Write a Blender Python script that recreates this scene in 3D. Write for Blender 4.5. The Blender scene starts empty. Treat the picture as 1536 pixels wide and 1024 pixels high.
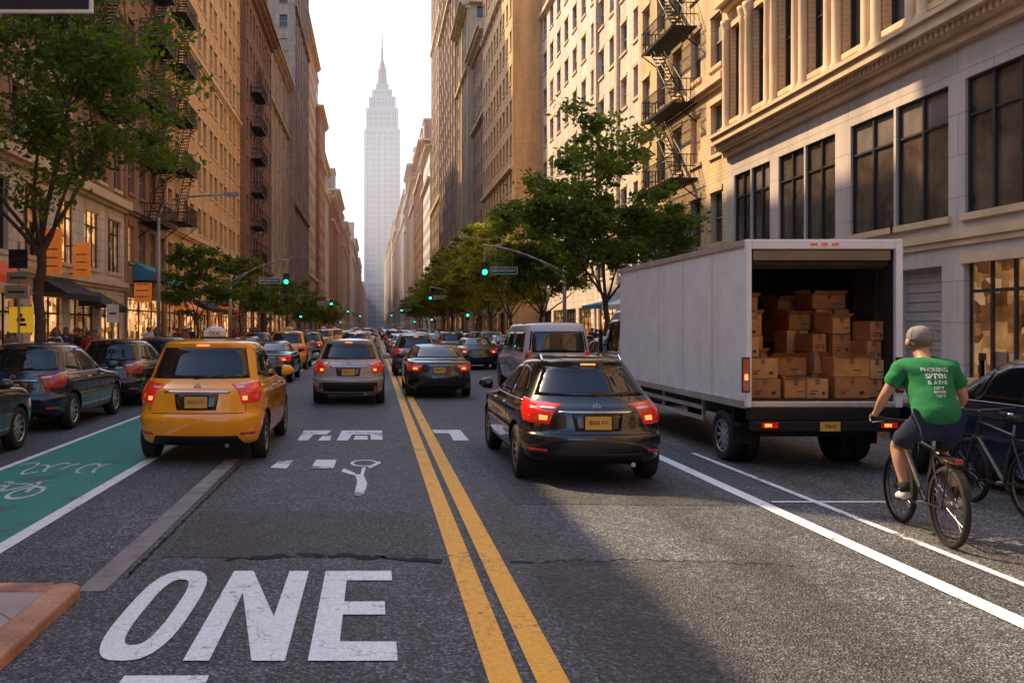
import bpy, bmesh, math, random
from mathutils import Vector, Matrix, noise as nz
from mathutils.bvhtree import BVHTree
random.seed(7)
R=math.radians
scene=bpy.context.scene
COL=scene.collection
# ------------------------------------------------------------ helpers
def meta(o,label=None,cat=None,group=None,kind=None):
    if label: o["label"]=label
    if cat: o["category"]=cat
    if group: o["group"]=group
    if kind: o["kind"]=kind
    return o
def mk(name,data=None,parent=None,loc=(0,0,0),rot=(0,0,0),**k):
    o=bpy.data.objects.new(name,data); COL.objects.link(o)
    o.location=loc; o.rotation_euler=rot
    if parent: o.parent=parent
    return meta(o,**k)
class MB:
    def __init__(s): s.v=[];s.f=[];s.m=[];s.mats=[]
    def mi(s,m):
        if m not in s.mats: s.mats.append(m)
        return s.mats.index(m)
    def poly(s,pts,mat):
        i=len(s.v); s.v+=[tuple(p) for p in pts]; s.f.append(tuple(range(i,i+len(pts)))); s.m.append(s.mi(mat))
    def box(s,x0,x1,y0,y1,z0,z1,mat,T=None):
        P=[(x0,y0,z0),(x1,y0,z0),(x1,y1,z0),(x0,y1,z0),(x0,y0,z1),(x1,y0,z1),(x1,y1,z1),(x0,y1,z1)]
        if T: P=[T(*p) for p in P]
        i=len(s.v); s.v+=[tuple(p) for p in P]; k=s.mi(mat)
        for f in ((0,3,2,1),(4,5,6,7),(0,1,5,4),(1,2,6,5),(2,3,7,6),(3,0,4,7)):
            s.f.append(tuple(i+a for a in f)); s.m.append(k)
    def cyl(s,p0,p1,r0,r1,mat,n=8,caps=True):
        p0=Vector(p0);p1=Vector(p1); d=(p1-p0)
        if d.length<1e-6: return
        q=d.to_track_quat('Z','Y'); i=len(s.v); k=s.mi(mat)
        for p,r in ((p0,r0),(p1,r1)):
            for a in range(n):
                t=2*math.pi*a/n; s.v.append(tuple(p+q@Vector((r*math.cos(t),r*math.sin(t),0))))
        for a in range(n):
            b=(a+1)%n; s.f.append((i+a,i+b,i+n+b,i+n+a)); s.m.append(k)
        if caps:
            s.f.append(tuple(i+a for a in range(n-1,-1,-1))); s.m.append(k)
            s.f.append(tuple(i+n+a for a in range(n))); s.m.append(k)
    def path(s,pts,r,mat,n=8):
        for a,b in zip(pts,pts[1:]): s.cyl(a,b,r,r,mat,n)
    def lathe(s,prof,mat,n=24,axis='X',c=(0,0,0)):
        i=len(s.v);k=s.mi(mat);m=len(prof)
        for a in range(n):
            t=2*math.pi*a/n
            for (h,r) in prof:
                if axis=='X': s.v.append((c[0]+h,c[1]+r*math.cos(t),c[2]+r*math.sin(t)))
                else: s.v.append((c[0]+r*math.cos(t),c[1]+r*math.sin(t),c[2]+h))
        for a in range(n):
            b=(a+1)%n
            for j in range(m-1):
                s.f.append((i+a*m+j,i+b*m+j,i+b*m+j+1,i+a*m+j+1)); s.m.append(k)
    def mesh(s,name,smooth=False):
        me=bpy.data.meshes.new(name); me.from_pydata(s.v,[],s.f)
        for m in s.mats: me.materials.append(m)
        me.polygons.foreach_set("material_index",s.m)
        if smooth: me.polygons.foreach_set("use_smooth",[True]*len(s.f))
        me.update(); return me
    def obj(s,name,parent=None,smooth=False,bevel=0,loc=(0,0,0),rot=(0,0,0),**k):
        o=mk(name,s.mesh(name,smooth),parent,loc,rot,**k)
        if bevel:
            b=o.modifiers.new("bevel","BEVEL"); b.width=bevel; b.segments=2; b.limit_method='ANGLE'
        return o
def evalmesh(o):
    bpy.context.view_layer.update()
    dg=bpy.context.evaluated_depsgraph_get()
    me=bpy.data.meshes.new_from_object(o.evaluated_get(dg))
    bpy.data.objects.remove(o); return me
# ------------------------------------------------------------ materials
def N(nt,t,**k):
    n=nt.nodes.new(t)
    for a,b in k.items():
        if a in ('inp',):
            for i,v in b.items(): n.inputs[i].default_value=v
        else: setattr(n,a,b)
    return n
def c4(c): return (c[0],c[1],c[2],1)
def mat(name,col,rough=.6,metal=0,var=.15,scale=3,bump=0,bscale=60,emit=0,ecol=None,coat=0,objcol=False,spec=.5):
    m=bpy.data.materials.new(name); m.use_nodes=True; nt=m.node_tree; L=nt.links.new
    b=nt.nodes["Principled BSDF"]; b.inputs["Roughness"].default_value=rough; b.inputs["Metallic"].default_value=metal
    b.inputs["Coat Weight"].default_value=coat; b.inputs["Coat Roughness"].default_value=.03
    b.inputs["Specular IOR Level"].default_value=spec
    tc=N(nt,"ShaderNodeTexCoord"); n1=N(nt,"ShaderNodeTexNoise",inp={"Scale":scale,"Detail":5.0,"Roughness":.6})
    L(tc.outputs["Object"],n1.inputs["Vector"])
    mr=N(nt,"ShaderNodeMapRange",inp={"From Min":.3,"From Max":.7,"To Min":1-var,"To Max":1+var})
    L(n1.outputs["Fac"],mr.inputs["Value"])
    vm=N(nt,"ShaderNodeVectorMath",operation='SCALE'); L(mr.outputs[0],vm.inputs["Scale"])
    if objcol:
        oi=N(nt,"ShaderNodeObjectInfo"); L(oi.outputs["Color"],vm.inputs[0])
    else: vm.inputs[0].default_value=col
    L(vm.outputs[0],b.inputs["Base Color"])
    if bump:
        n2=N(nt,"ShaderNodeTexNoise",inp={"Scale":bscale,"Detail":4.0}); L(tc.outputs["Object"],n2.inputs["Vector"])
        bp=N(nt,"ShaderNodeBump",inp={"Strength":bump,"Distance":.02}); L(n2.outputs["Fac"],bp.inputs["Height"]); L(bp.outputs[0],b.inputs["Normal"])
    if emit:
        b.inputs["Emission Color"].default_value=c4(ecol or col); b.inputs["Emission Strength"].default_value=emit
    return m
def shopmat(name,stren=1.2):
    m=mat(name,(.2,.13,.07),.12,spec=.7); nt=m.node_tree; L=nt.links.new; b=nt.nodes["Principled BSDF"]
    g=N(nt,"ShaderNodeNewGeometry"); mp=N(nt,"ShaderNodeMapping"); mp.inputs["Scale"].default_value=(1,1,1.3); L(g.outputs["Position"],mp.inputs[0])
    v=N(nt,"ShaderNodeTexVoronoi",distance='CHEBYCHEV',inp={"Scale":2.3,"Randomness":.9}); L(mp.outputs[0],v.inputs["Vector"])
    n=N(nt,"ShaderNodeTexNoise",inp={"Scale":1.1,"Detail":3.0}); L(g.outputs["Position"],n.inputs["Vector"])
    cr=N(nt,"ShaderNodeValToRGB"); el=cr.color_ramp.elements; el[0].position=.3; el[0].color=(.02,.012,.01,1); el[1].position=.9; el[1].color=(1,.62,.28,1)
    e=el.new(.52); e.color=(.3,.11,.03,1); e=el.new(.74); e.color=(.85,.40,.14,1)
    sp=N(nt,"ShaderNodeSeparateColor"); L(v.outputs["Color"],sp.inputs[0])
    a=N(nt,"ShaderNodeMath",operation='MULTIPLY'); L(sp.outputs[0],a.inputs[0]); a.inputs[1].default_value=.55
    a2=N(nt,"ShaderNodeMath",operation='MULTIPLY_ADD'); L(n.outputs["Fac"],a2.inputs[0]); a2.inputs[1].default_value=.8; L(a.outputs[0],a2.inputs[2])
    sc=N(nt,"ShaderNodeVectorMath",operation='SCALE'); sc.inputs["Scale"].default_value=.5
    L(a2.outputs[0],cr.inputs[0]); L(cr.outputs[0],b.inputs["Emission Color"]); b.inputs["Emission Strength"].default_value=stren; L(cr.outputs[0],sc.inputs[0]); L(sc.outputs[0],b.inputs["Base Color"])
    return m
def masonry(name,c1,c2,mortar,bw=.5,bh=.16,ms=.012,rough=.85,stain=.35):
    m=bpy.data.materials.new(name); m.use_nodes=True; nt=m.node_tree; L=nt.links.new
    b=nt.nodes["Principled BSDF"]; b.inputs["Roughness"].default_value=rough
    g=N(nt,"ShaderNodeNewGeometry"); sx=N(nt,"ShaderNodeSeparateXYZ"); L(g.outputs["Position"],sx.inputs[0])
    ad=N(nt,"ShaderNodeMath",operation='ADD'); L(sx.outputs[0],ad.inputs[0]); L(sx.outputs[1],ad.inputs[1])
    cx=N(nt,"ShaderNodeCombineXYZ"); L(ad.outputs[0],cx.inputs[0]); L(sx.outputs[2],cx.inputs[1])
    br=N(nt,"ShaderNodeTexBrick",inp={"Color1":c4(c1),"Color2":c4(c2),"Mortar":c4(mortar),"Scale":1.0,"Mortar Size":ms,"Brick Width":bw,"Row Height":bh,"Bias":0.0})
    L(cx.outputs[0],br.inputs["Vector"])
    mp=N(nt,"ShaderNodeMapping"); mp.inputs["Scale"].default_value=(1.2,1.2,.18); L(g.outputs["Position"],mp.inputs[0])
    n1=N(nt,"ShaderNodeTexNoise",inp={"Scale":.9,"Detail":6.0,"Roughness":.65}); L(mp.outputs[0],n1.inputs["Vector"])
    mr=N(nt,"ShaderNodeMapRange",inp={"From Min":.3,"From Max":.72,"To Min":1-stain,"To Max":1.12}); L(n1.outputs["Fac"],mr.inputs[0])
    vm=N(nt,"ShaderNodeVectorMath",operation='SCALE'); L(br.outputs["Color"],vm.inputs[0]); L(mr.outputs[0],vm.inputs["Scale"])
    L(vm.outputs[0],b.inputs["Base Color"])
    bp=N(nt,"ShaderNodeBump",inp={"Strength":.5,"Distance":.01},invert=True); L(br.outputs["Fac"],bp.inputs["Height"]); L(bp.outputs[0],b.inputs["Normal"])
    return m
def asphalt(name,base=(.084,.092,.106),rough=.60):
    m=bpy.data.materials.new(name); m.use_nodes=True; nt=m.node_tree; L=nt.links.new
    b=nt.nodes["Principled BSDF"]
    g=N(nt,"ShaderNodeNewGeometry"); P=g.outputs["Position"]
    f=N(nt,"ShaderNodeTexNoise",inp={"Scale":22.0,"Detail":4.0,"Roughness":.95}); L(P,f.inputs["Vector"])
    v=N(nt,"ShaderNodeTexVoronoi",inp={"Scale":60.0}); L(P,v.inputs["Vector"])
    sp=N(nt,"ShaderNodeSeparateColor"); L(v.outputs["Color"],sp.inputs[0])
    pw=N(nt,"ShaderNodeMath",operation='POWER'); L(sp.outputs[0],pw.inputs[0]); pw.inputs[1].default_value=3.0
    sm=N(nt,"ShaderNodeMapRange",inp={"From Min":.0,"From Max":1.0,"To Min":.55,"To Max":3.0}); L(pw.outputs[0],sm.inputs[0])
    mp=N(nt,"ShaderNodeMapping"); mp.inputs["Scale"].default_value=(1,.22,1); L(P,mp.inputs[0])
    big=N(nt,"ShaderNodeTexNoise",inp={"Scale":.9,"Detail":7.0,"Roughness":.65}); L(mp.outputs[0],big.inputs["Vector"])
    med=N(nt,"ShaderNodeTexNoise",inp={"Scale":3.2,"Detail":5.0,"Roughness":.7}); L(P,med.inputs["Vector"])
    a=N(nt,"ShaderNodeMapRange",inp={"From Min":.36,"From Max":.66,"To Min":.45,"To Max":1.6}); L(f.outputs["Fac"],a.inputs[0])
    c=N(nt,"ShaderNodeMapRange",inp={"From Min":.3,"From Max":.7,"To Min":.42,"To Max":1.4}); L(big.outputs["Fac"],c.inputs[0])
    d=N(nt,"ShaderNodeMapRange",inp={"From Min":.3,"From Max":.7,"To Min":.7,"To Max":1.25}); L(med.outputs["Fac"],d.inputs[0])
    m0=N(nt,"ShaderNodeMath",operation='MULTIPLY'); L(a.outputs[0],m0.inputs[0]); L(sm.outputs[0],m0.inputs[1])
    m1=N(nt,"ShaderNodeMath",operation='MULTIPLY'); L(m0.outputs[0],m1.inputs[0]); L(c.outputs[0],m1.inputs[1])
    m2=N(nt,"ShaderNodeMath",operation='MULTIPLY'); L(m1.outputs[0],m2.inputs[0]); L(d.outputs[0],m2.inputs[1])
    vm=N(nt,"ShaderNodeVectorMath",operation='SCALE'); vm.inputs[0].default_value=base; L(m2.outputs[0],vm.inputs["Scale"]); L(vm.outputs[0],b.inputs["Base Color"])
    rr=N(nt,"ShaderNodeMapRange",inp={"From Min":.3,"From Max":.7,"To Min":rough-.17,"To Max":rough+.15}); L(big.outputs["Fac"],rr.inputs[0]); L(rr.outputs[0],b.inputs["Roughness"])
    bp=N(nt,"ShaderNodeBump",inp={"Strength":.9,"Distance":.018}); L(v.outputs["Distance"],bp.inputs["Height"]); L(bp.outputs[0],b.inputs["Normal"])
    return m
def paint_mark(name,col,wear=.5,under=(.06,.062,.07)):
    m=bpy.data.materials.new(name); m.use_nodes=True; nt=m.node_tree; L=nt.links.new
    b=nt.nodes["Principled BSDF"]; b.inputs["Roughness"].default_value=.6
    g=N(nt,"ShaderNodeNewGeometry"); P=g.outputs["Position"]
    f=N(nt,"ShaderNodeTexNoise",inp={"Scale":14.0,"Detail":9.0,"Roughness":.75}); L(P,f.inputs["Vector"])
    l=N(nt,"ShaderNodeTexNoise",inp={"Scale":1.6,"Detail":4.0}); L(P,l.inputs["Vector"])
    ad=N(nt,"ShaderNodeMath",operation='ADD'); L(f.outputs["Fac"],ad.inputs[0]); L(l.outputs["Fac"],ad.inputs[1])
    mr=N(nt,"ShaderNodeMapRange",inp={"From Min":1.08+.14*(1-wear),"From Max":1.2+.14*(1-wear),"To Min":0.0,"To Max":.85}); L(ad.outputs[0],mr.inputs[0])
    dn=N(nt,"ShaderNodeTexNoise",inp={"Scale":5.0,"Detail":5.0}); L(P,dn.inputs["Vector"])
    mxv=N(nt,"ShaderNodeVectorMath",operation='MULTIPLY_ADD'); mxv.inputs[1].default_value=(.35,.35,.35); L(dn.outputs["Color"],mxv.inputs[0]); L(P,mxv.inputs[2])
    cr=N(nt,"ShaderNodeTexVoronoi",feature='DISTANCE_TO_EDGE',inp={"Scale":1.7}); L(mxv.outputs[0],cr.inputs["Vector"])
    cm=N(nt,"ShaderNodeMapRange",inp={"From Min":.0,"From Max":.009,"To Min":.6,"To Max":.0}); L(cr.outputs["Distance"],cm.inputs[0])
    mxx=N(nt,"ShaderNodeMath",operation='MAXIMUM'); L(mr.outputs[0],mxx.inputs[0]); L(cm.outputs[0],mxx.inputs[1])
    mx=N(nt,"ShaderNodeMix",data_type='RGBA'); mx.inputs[6].default_value=c4(col); mx.inputs[7].default_value=c4(under); L(mxx.outputs[0],mx.inputs[0])
    f2=N(nt,"ShaderNodeTexNoise",inp={"Scale":50.0,"Detail":4.0}); L(P,f2.inputs["Vector"])
    a=N(nt,"ShaderNodeMapRange",inp={"From Min":.3,"From Max":.7,"To Min":.78,"To Max":1.08}); L(f2.outputs["Fac"],a.inputs[0])
    vm=N(nt,"ShaderNodeVectorMath",operation='SCALE'); L(mx.outputs[2],vm.inputs[0]); L(a.outputs[0],vm.inputs["Scale"]); L(vm.outputs[0],b.inputs["Base Color"])
    bp=N(nt,"ShaderNodeBump",inp={"Strength":.4,"Distance":.006}); L(f2.outputs["Fac"],bp.inputs["Height"]); L(bp.outputs[0],b.inputs["Normal"])
    return m
def leafmat(name,c1,c2):
    m=bpy.data.materials.new(name); m.use_nodes=True; nt=m.node_tree; L=nt.links.new
    nt.nodes.remove(nt.nodes["Principled BSDF"]); out=nt.nodes["Material Output"]
    g=N(nt,"ShaderNodeNewGeometry"); f=N(nt,"ShaderNodeTexNoise",inp={"Scale":1.6,"Detail":6.0,"Roughness":.8}); L(g.outputs["Position"],f.inputs["Vector"])
    mr=N(nt,"ShaderNodeMapRange",inp={"From Min":.38,"From Max":.62}); L(f.outputs["Fac"],mr.inputs[0])
    mx=N(nt,"ShaderNodeMix",data_type='RGBA'); mx.inputs[6].default_value=c4(c1); mx.inputs[7].default_value=c4(c2); L(mr.outputs[0],mx.inputs[0])
    d=N(nt,"ShaderNodeBsdfPrincipled",inp={"Roughness":.45}); t=N(nt,"ShaderNodeBsdfTranslucent"); L(mx.outputs[2],d.inputs["Base Color"])
    sc=N(nt,"ShaderNodeVectorMath",operation='MULTIPLY'); sc.inputs[1].default_value=(3.0,2.8,.6); L(mx.outputs[2],sc.inputs[0]); L(sc.outputs[0],t.inputs["Color"])
    ms=N(nt,"ShaderNodeMixShader",inp={0:.5}); L(d.outputs[0],ms.inputs[1]); L(t.outputs[0],ms.inputs[2]); L(ms.outputs[0],out.inputs["Surface"])
    return m
M_asph=asphalt("asphalt"); M_asph2=asphalt("asphalt_smooth",(.112,.113,.118),.68); M_patch=asphalt("asphalt_patch",(.058,.062,.070),.58)
M_white=paint_mark("white_paint",(.83,.87,.90),.35); M_whiteworn=paint_mark("worn_white_paint",(.78,.82,.85),1.1); M_faint=paint_mark("faint_white_paint",(.55,.64,.63),1.4,(.05,.13,.11))
M_yel=paint_mark("yellow_paint",(.92,.46,.05),.7); M_green=paint_mark("green_paint",(.035,.27,.20),.85,(.06,.09,.085))
M_seam=mat("concrete_strip",(.24,.215,.22),.85,var=.3,scale=4,bump=.4)
M_walk=masonry("sidewalk_slabs",(.36,.33,.31),(.32,.29,.27),(.14,.13,.12),1.5,1.5,.01)
M_kerb=mat("kerb_stone",(.42,.22,.14),.8,var=.45,scale=3,bump=.6,bscale=30)
M_pav=masonry("grey_pink_paving",(.42,.34,.31),(.37,.31,.29),(.2,.15,.13),.9,.9,.012)
M_tar=mat("tar",(.025,.025,.028),.85,var=.2,spec=.2)
M_glass=mat("window_glass",(.02,.022,.027),.06,var=.3,scale=.6,bump=.06,bscale=1.1,spec=.9)
M_glassb=mat("office_glass",(.095,.072,.055),.12,var=.8,scale=.9,bump=.08,bscale=1.3,spec=1.0)  # brown base tone stands in for reflections and blinds behind the panes
M_blind=mat("window_blind",(.36,.30,.23),.6,var=.15)
M_blindb=mat("office_blind",(.17,.14,.12),.4,var=.3,scale=2)
M_lit=mat("lit_window",(.5,.3,.12),.4,emit=.4,ecol=(1,.55,.2),var=.4,scale=2)
M_shop=shopmat("shop_interior",1.1); M_shopdim=shopmat("dim_shop_interior",.28)
M_shut=mat("grey_shutter",(.32,.29,.27),.6,var=.15)
M_fdark=mat("dark_frame",(.035,.03,.027),.5); M_flight=mat("light_frame",(.38,.33,.27),.6)
M_iron=mat("black_iron",(.018,.016,.016),.5,metal=.3); M_roof=mat("roof_felt",(.08,.08,.08),.9)
M_cream=mat("cream_stone",(.66,.48,.29),.8,var=.2,scale=.7,bump=.3,bscale=12)
M_brownst=mat("brown_stone",(.30,.18,.11),.8,var=.2,scale=.7,bump=.3,bscale=12)
M_steel=mat("galvanised_steel",(.36,.35,.34),.45,metal=.5)
M_tyre=mat("rubber",(.015,.015,.016),.8,bump=.2); M_rim=mat("alloy_rim",(.5,.5,.51),.28,metal=.9)
M_rimd=mat("dark_alloy",(.12,.12,.13),.3,metal=.8)
M_paint=mat("car_paint",(.5,.5,.5),.22,metal=.0,var=.04,coat=1.0,objcol=True)
M_blackp=mat("black_plastic",(.014,.014,.015),.5,spec=.3); M_cglass=mat("car_glass",(.008,.009,.011),.02,var=.1,spec=.8)
M_red=mat("tail_lens",(.5,.012,.006),.08,emit=.2,ecol=(1,.03,.008),coat=1,var=.4,scale=25)
M_glow=mat("lit_bulb",(.8,.2,.05),.3,emit=1.7,ecol=(1,.30,.08))
M_redoff=mat("dark_tail_lens",(.30,.01,.008),.12,emit=.04,ecol=(1,.06,.02),coat=1)
M_clear=mat("clear_lens",(.7,.7,.68),.15,coat=1); M_chrome=mat("chrome",(.6,.6,.6),.12,metal=1)
M_plate=mat("number_plate",(.72,.42,.07),.4); M_platetxt=mat("plate_characters",(.08,.06,.08),.4)
M_cloth=mat("cloth",(.5,.5,.5),.9,objcol=True,var=.2,scale=9,bump=.35,bscale=14)
M_skin=mat("skin",(.46,.25,.17),.5,var=.12,scale=6); M_hair=mat("hair",(.13,.085,.06),.7,bump=.5)
M_bark=mat("bark",(.09,.065,.05),.9,var=.4,scale=8,bump=.8,bscale=20)
M_leafA=leafmat("green_leaves",(.03,.07,.015),(.10,.14,.02)); M_leafB=leafmat("golden_green_leaves",(.055,.095,.018),(.21,.20,.025))
M_greenl=mat("green_signal",(.0,.6,.35),.3,emit=6,ecol=(.02,1,.5)); M_lens=mat("unlit_lens",(.05,.02,.01),.3)
M_signal=mat("signal_housing",(.05,.045,.02),.5)
# ------------------------------------------------------------ window / building
def win_geo(mb,T,w,h,var,style,detail=True):
    a=w/2;b=h/2
    if style=='shutter':
        n=int(h/.12)
        for i in range(n):
            z=-b+h*i/n; mb.box(-a,a,-.03-(.02 if i%2 else 0),-.004,z+.004,z+h/n,M_shut,T)
        return
    lo=M_glass; up=M_glass
    if style=='big': lo=up=M_glassb
    if var==1: up=M_blind if style!='big' else M_blindb
    if var==2: lo=up=M_lit
    if var==3: up=lo=M_blind
    mid=0 if style!='big' else b*.45
    mb.poly([T(-a,0,-b),T(a,0,-b),T(a,0,mid),T(-a,0,mid)],lo)
    mb.poly([T(-a,0,mid),T(a,0,mid),T(a,0,b),T(-a,0,b)],up)
    fr=M_fdark if style in('big','dark') else M_flight
    t=.05
    if detail:
        for q in ((-a,-a+t,-b,b),(a-t,a,-b,b),(-a+t,a-t,-b,-b+t),(-a+t,a-t,b-t,b)): mb.box(q[0],q[1],-.07,-.004,q[2],q[3],fr,T)
        if style=='big':
            n=max(2,round(w/1.0))
            for i in range(1,n):
                x=-a+w*i/n; mb.box(x-.035,x+.035,-.08,-.004,-b+t,b-t,fr,T)
    mb.box(-a+t,a-t,-.06,-.006,mid-.03,mid+.03,fr,T)
WC={}
def facade(mb,to,sec,W,wall,D=.28):
    rec=[]
    z0,z1,rows=sec['z0'],sec['z1'],sec['rows']; fh=(z1-z0)/rows
    if 'cols' in sec and isinstance(sec['cols'],list): cols=sec['cols']
    else:
        n=sec['cols']; p=W/n; ww=sec['w']; g=sec.get('pair',0)
        cols=[]
        for i in range(n):
            sh=(g if i%2==0 else -g)
            cols.append((p*(i+.5)-ww/2+sh,p*(i+.5)+ww/2+sh))
    bd=[0]+[(cols[i][1]+cols[i+1][0])/2 for i in range(len(cols)-1)]+[W]
    st=sec.get('styles'); D=sec.get('D',D)
    for r in range(rows):
        a=z0+r*fh; b=a+fh; v0=a+sec['sill']; v1=min(v0+sec['h'],b-.12)
        for i,(u0,u1) in enumerate(cols):
            e0,e1=bd[i],bd[i+1]
            for q in ((e0,e1,a,v0),(e0,e1,v1,b),(e0,u0,v0,v1),(u1,e1,v0,v1)):
                mb.poly([to(q[0],q[2],0),to(q[1],q[2],0),to(q[1],q[3],0),to(q[0],q[3],0)],wall)
            for p,q in (((u0,v0),(u0,v1)),((u1,v0),(u1,v1)),((u0,v0),(u1,v0)),((u0,v1),(u1,v1))):
                mb.poly([to(p[0],p[1],0),to(q[0],q[1],0),to(q[0],q[1],-D),to(p[0],p[1],-D)],wall)
            rec.append(((u0+u1)/2,(v0+v1)/2,u1-u0,v1-v0,D,st[i] if st else sec.get('style','sash')))
    return rec
def building(name,label,side,xf,y0,y1,h,wall,secs,trim,front=None,near=True,depth=18,cornice=.5,belts=(),group=None,lint=True,pent=None,piers=0):
    root=mk(name,None,None,(xf,y0,0),label=label,cat="building",group=group)
    s=1 if side=='L' else -1
    W=y1-y0
    to=lambda u,v,d:(s*d,u,v)
    tf=lambda u,v,d:(-s*u,-d,v)
    mb=MB(); recs=[]
    for sec in secs:
        recs+= [r+(0,) for r in facade(mb,to,sec,W,sec.get('wall',wall))]
    if front:
        for sec in front: recs+=[r+(1,) for r in facade(mb,tf,sec,depth,wall)]
    else: mb.poly([tf(0,0,0),tf(depth,0,0),tf(depth,h,0),tf(0,h,0)],wall)
    mb.poly([(0,W,0),(-s*depth,W,0),(-s*depth,W,h),(0,W,h)],wall)
    mb.poly([(-s*depth,0,0),(-s*depth,W,0),(-s*depth,W,h),(-s*depth,0,h)],wall)
    mb.poly([(0,0,h-.02),(0,W,h-.02),(-s*depth,W,h-.02),(-s*depth,0,h-.02)],M_roof)
    mb.obj("wall",root)
    def TT(x,y,z): return to(x,z,y)
    if cornice:
        c=MB()
        c.box(-.003,W+.003,-.2,cornice*.35,h-1.0,h-.7,trim,TT); c.box(-.006,W+.006,-.2,cornice*.75,h-.55,h-.2,trim,TT); c.box(-.01,W+.01,-.2,cornice,h-.2,h+.12,trim,TT)
        if near or W<50:
            n=int(W/.9)
            for i in range(n):
                u=(i+.5)*W/n; c.box(u-.13,u+.13,.003,cornice*.6,h-.7,h-.55,trim,TT)
        c.box(0,depth*.98,-.15,cornice*.7,h-.5,h+.1,trim,lambda x,y,z:tf(x,z,y))
        c.obj("cornice",root)
    for z,hh,pr in belts:
        c=MB(); c.box(-.002,W+.002,-.1,pr,z,z+hh,trim,TT); c.box(.01,W-.01,-.1,pr*.5,z-.15,z-.004,trim,TT); c.obj("belt_course",root)
    if piers:
        c=MB()
        for i in range(piers+1):
            u=.35+(W-.7)*i/piers; c.box(u-.3,u+.3,-.05,.22,4.7,h-1.2,wall,TT)
        meta(c.obj("pier",root),kind="stuff")
    if pent:
        c=MB()
        for (ya,yb,xa,hh) in pent:
            c.box(W*ya,W*yb,-depth*.9,-xa,h,h+hh,wall,TT); c.box(W*ya-.2,W*yb+.2,-depth*.9,-xa+.3,h+hh,h+hh+.5,trim,TT)
            n=int(W*(yb-ya)/3.2)
            for i in range(n):
                for j in range(int(hh/3.6)):
                    u=W*ya+1.6+i*3.2; c.box(u-.6,u+.6,-xa+.002,-xa+.03,h+j*3.6+1,h+j*3.6+2.8,M_glass,TT)
        c.obj("penthouse",root)
    if lint:
        c=MB()
        for (u,v,w,hh,D,st,fc) in recs:
            F=(to,tf)[fc]
            TL=lambda x,y,z,F=F:F(x,z,y)
            if st=='shutter': continue
            c.box(u-w/2-.1,u+w/2+.1,-.05,.09,v-hh/2-.16,v-hh/2,trim,TL)
            if near and st!='big': c.box(u-w/2-.08,u+w/2+.08,-.05,.05,v+hh/2,v+hh/2+.22,trim,TL)
        meta(c.obj("window_dressing",root),kind="stuff")
    def score(r):
        y=y0+(r[0] if not r[6] else 0); return y*y+ r[1]**2*1.5
    recs.sort(key=score)
    lim=90 if near else 0
    st=MB()
    for i,(u,v,w,hh,D,style,fc) in enumerate(recs):
        var=random.choices((0,1,3,2),(56,28,8,2 if near else 0))[0]
        if style=='big': var=random.choice((0,0,1))
        if i<lim:
            key=(round(w,2),round(hh,2),var,style)
            if key not in WC:
                m=MB(); 
                if style in('shop','dimshop'): win_shop(m,lambda x,y,z:(x,y,z),w,hh,style)
                else: win_geo(m,lambda x,y,z:(x,y,z),w,hh,var,style)
                WC[key]=m.mesh("window")
            p=(to(u,v,-D+.02) if not fc else tf(u,v,-D+.02))
            rz=(R(90)*s) if not fc else 0
            mk("roller_shutter" if style=='shutter' else ("window" if style not in('shop','dimshop') else "shop_window"),WC[key],root,p,(0,0,rz))
        else:
            F=(to,tf)[fc]
            if style in('shop','dimshop'): win_shop(st,lambda x,y,z:F(u+x,v+z,-D-y+.02),w,hh,style)
            else: win_geo(st,lambda x,y,z:F(u+x,v+z,-D-y+.02),w,hh,var,style,detail=False)
    if st.v: meta(st.obj("windows",root),kind="stuff")
    return root,to
def win_shop(mb,T,w,h,style='shop'):
    a=w/2;b=h/2
    mb.poly([T(-a,0,-b),T(a,0,-b),T(a,0,b),T(-a,0,b)],M_shop if style=='shop' else M_shopdim)
    rnd=random.Random(w*100)
    for i in range(int(w*3)):
        x=rnd.uniform(-a,a-.3); hh=rnd.uniform(.3,1.4); mb.box(x,x+rnd.uniform(.15,.5),-.05,-.01-i*.0011,-b,min(b,-b+hh),rnd.choice([M_fdark,M_brownst,M_cream]),T)
    for x in (-a,-a/3,a/3,a): mb.box(x-.04,x+.04,-.12,-.06,-b,b,M_fdark,T)
    mb.box(-a+.05,a-.05,-.11,-.065,b-.7,b-.62,M_fdark,T)
def S(z0,z1,rows,cols,w,h,sill,style='sash',**k): return dict(z0=z0,z1=z1,rows=rows,cols=cols,w=w,h=h,sill=sill,style=style,**k)
B_red=masonry("red_brown_brick",(.34,.16,.085),(.42,.21,.12),(.25,.17,.12))
B_dark=masonry("dark_brown_brick",(.27,.13,.08),(.33,.17,.1),(.18,.13,.09))
B_or=masonry("orange_brick",(.78,.45,.19),(.84,.52,.24),(.55,.33,.17))
B_tan=masonry("tan_brick",(.66,.46,.28),(.72,.52,.32),(.42,.3,.2))
B_pale=masonry("pale_limestone",(.72,.61,.51),(.76,.65,.54),(.42,.36,.3),1.2,.5,.015)
B_grey=masonry("warm_grey_stone",(.56,.48,.41),(.60,.52,.45),(.36,.3,.26),2.4,1.0,.012,stain=.25)
B_cream=masonry("cream_brick",(.72,.51,.28),(.78,.57,.33),(.5,.35,.2))
B_haz=masonry("grey_brown_brick",(.42,.30,.23),(.47,.35,.27),(.3,.23,.18),1.5,.8,.02)
B_haz2=masonry("distant_tan_brick",(.60,.45,.32),(.66,.5,.36),(.4,.3,.22),1.5,.8,.02)
B_haz3=masonry("distant_red_brick",(.40,.22,.14),(.45,.26,.17),(.3,.2,.15),1.5,.8,.02)
B_haz4=masonry("distant_white_stone",(.66,.61,.55),(.7,.65,.59),(.5,.44,.38),1.5,.8,.02)
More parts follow.
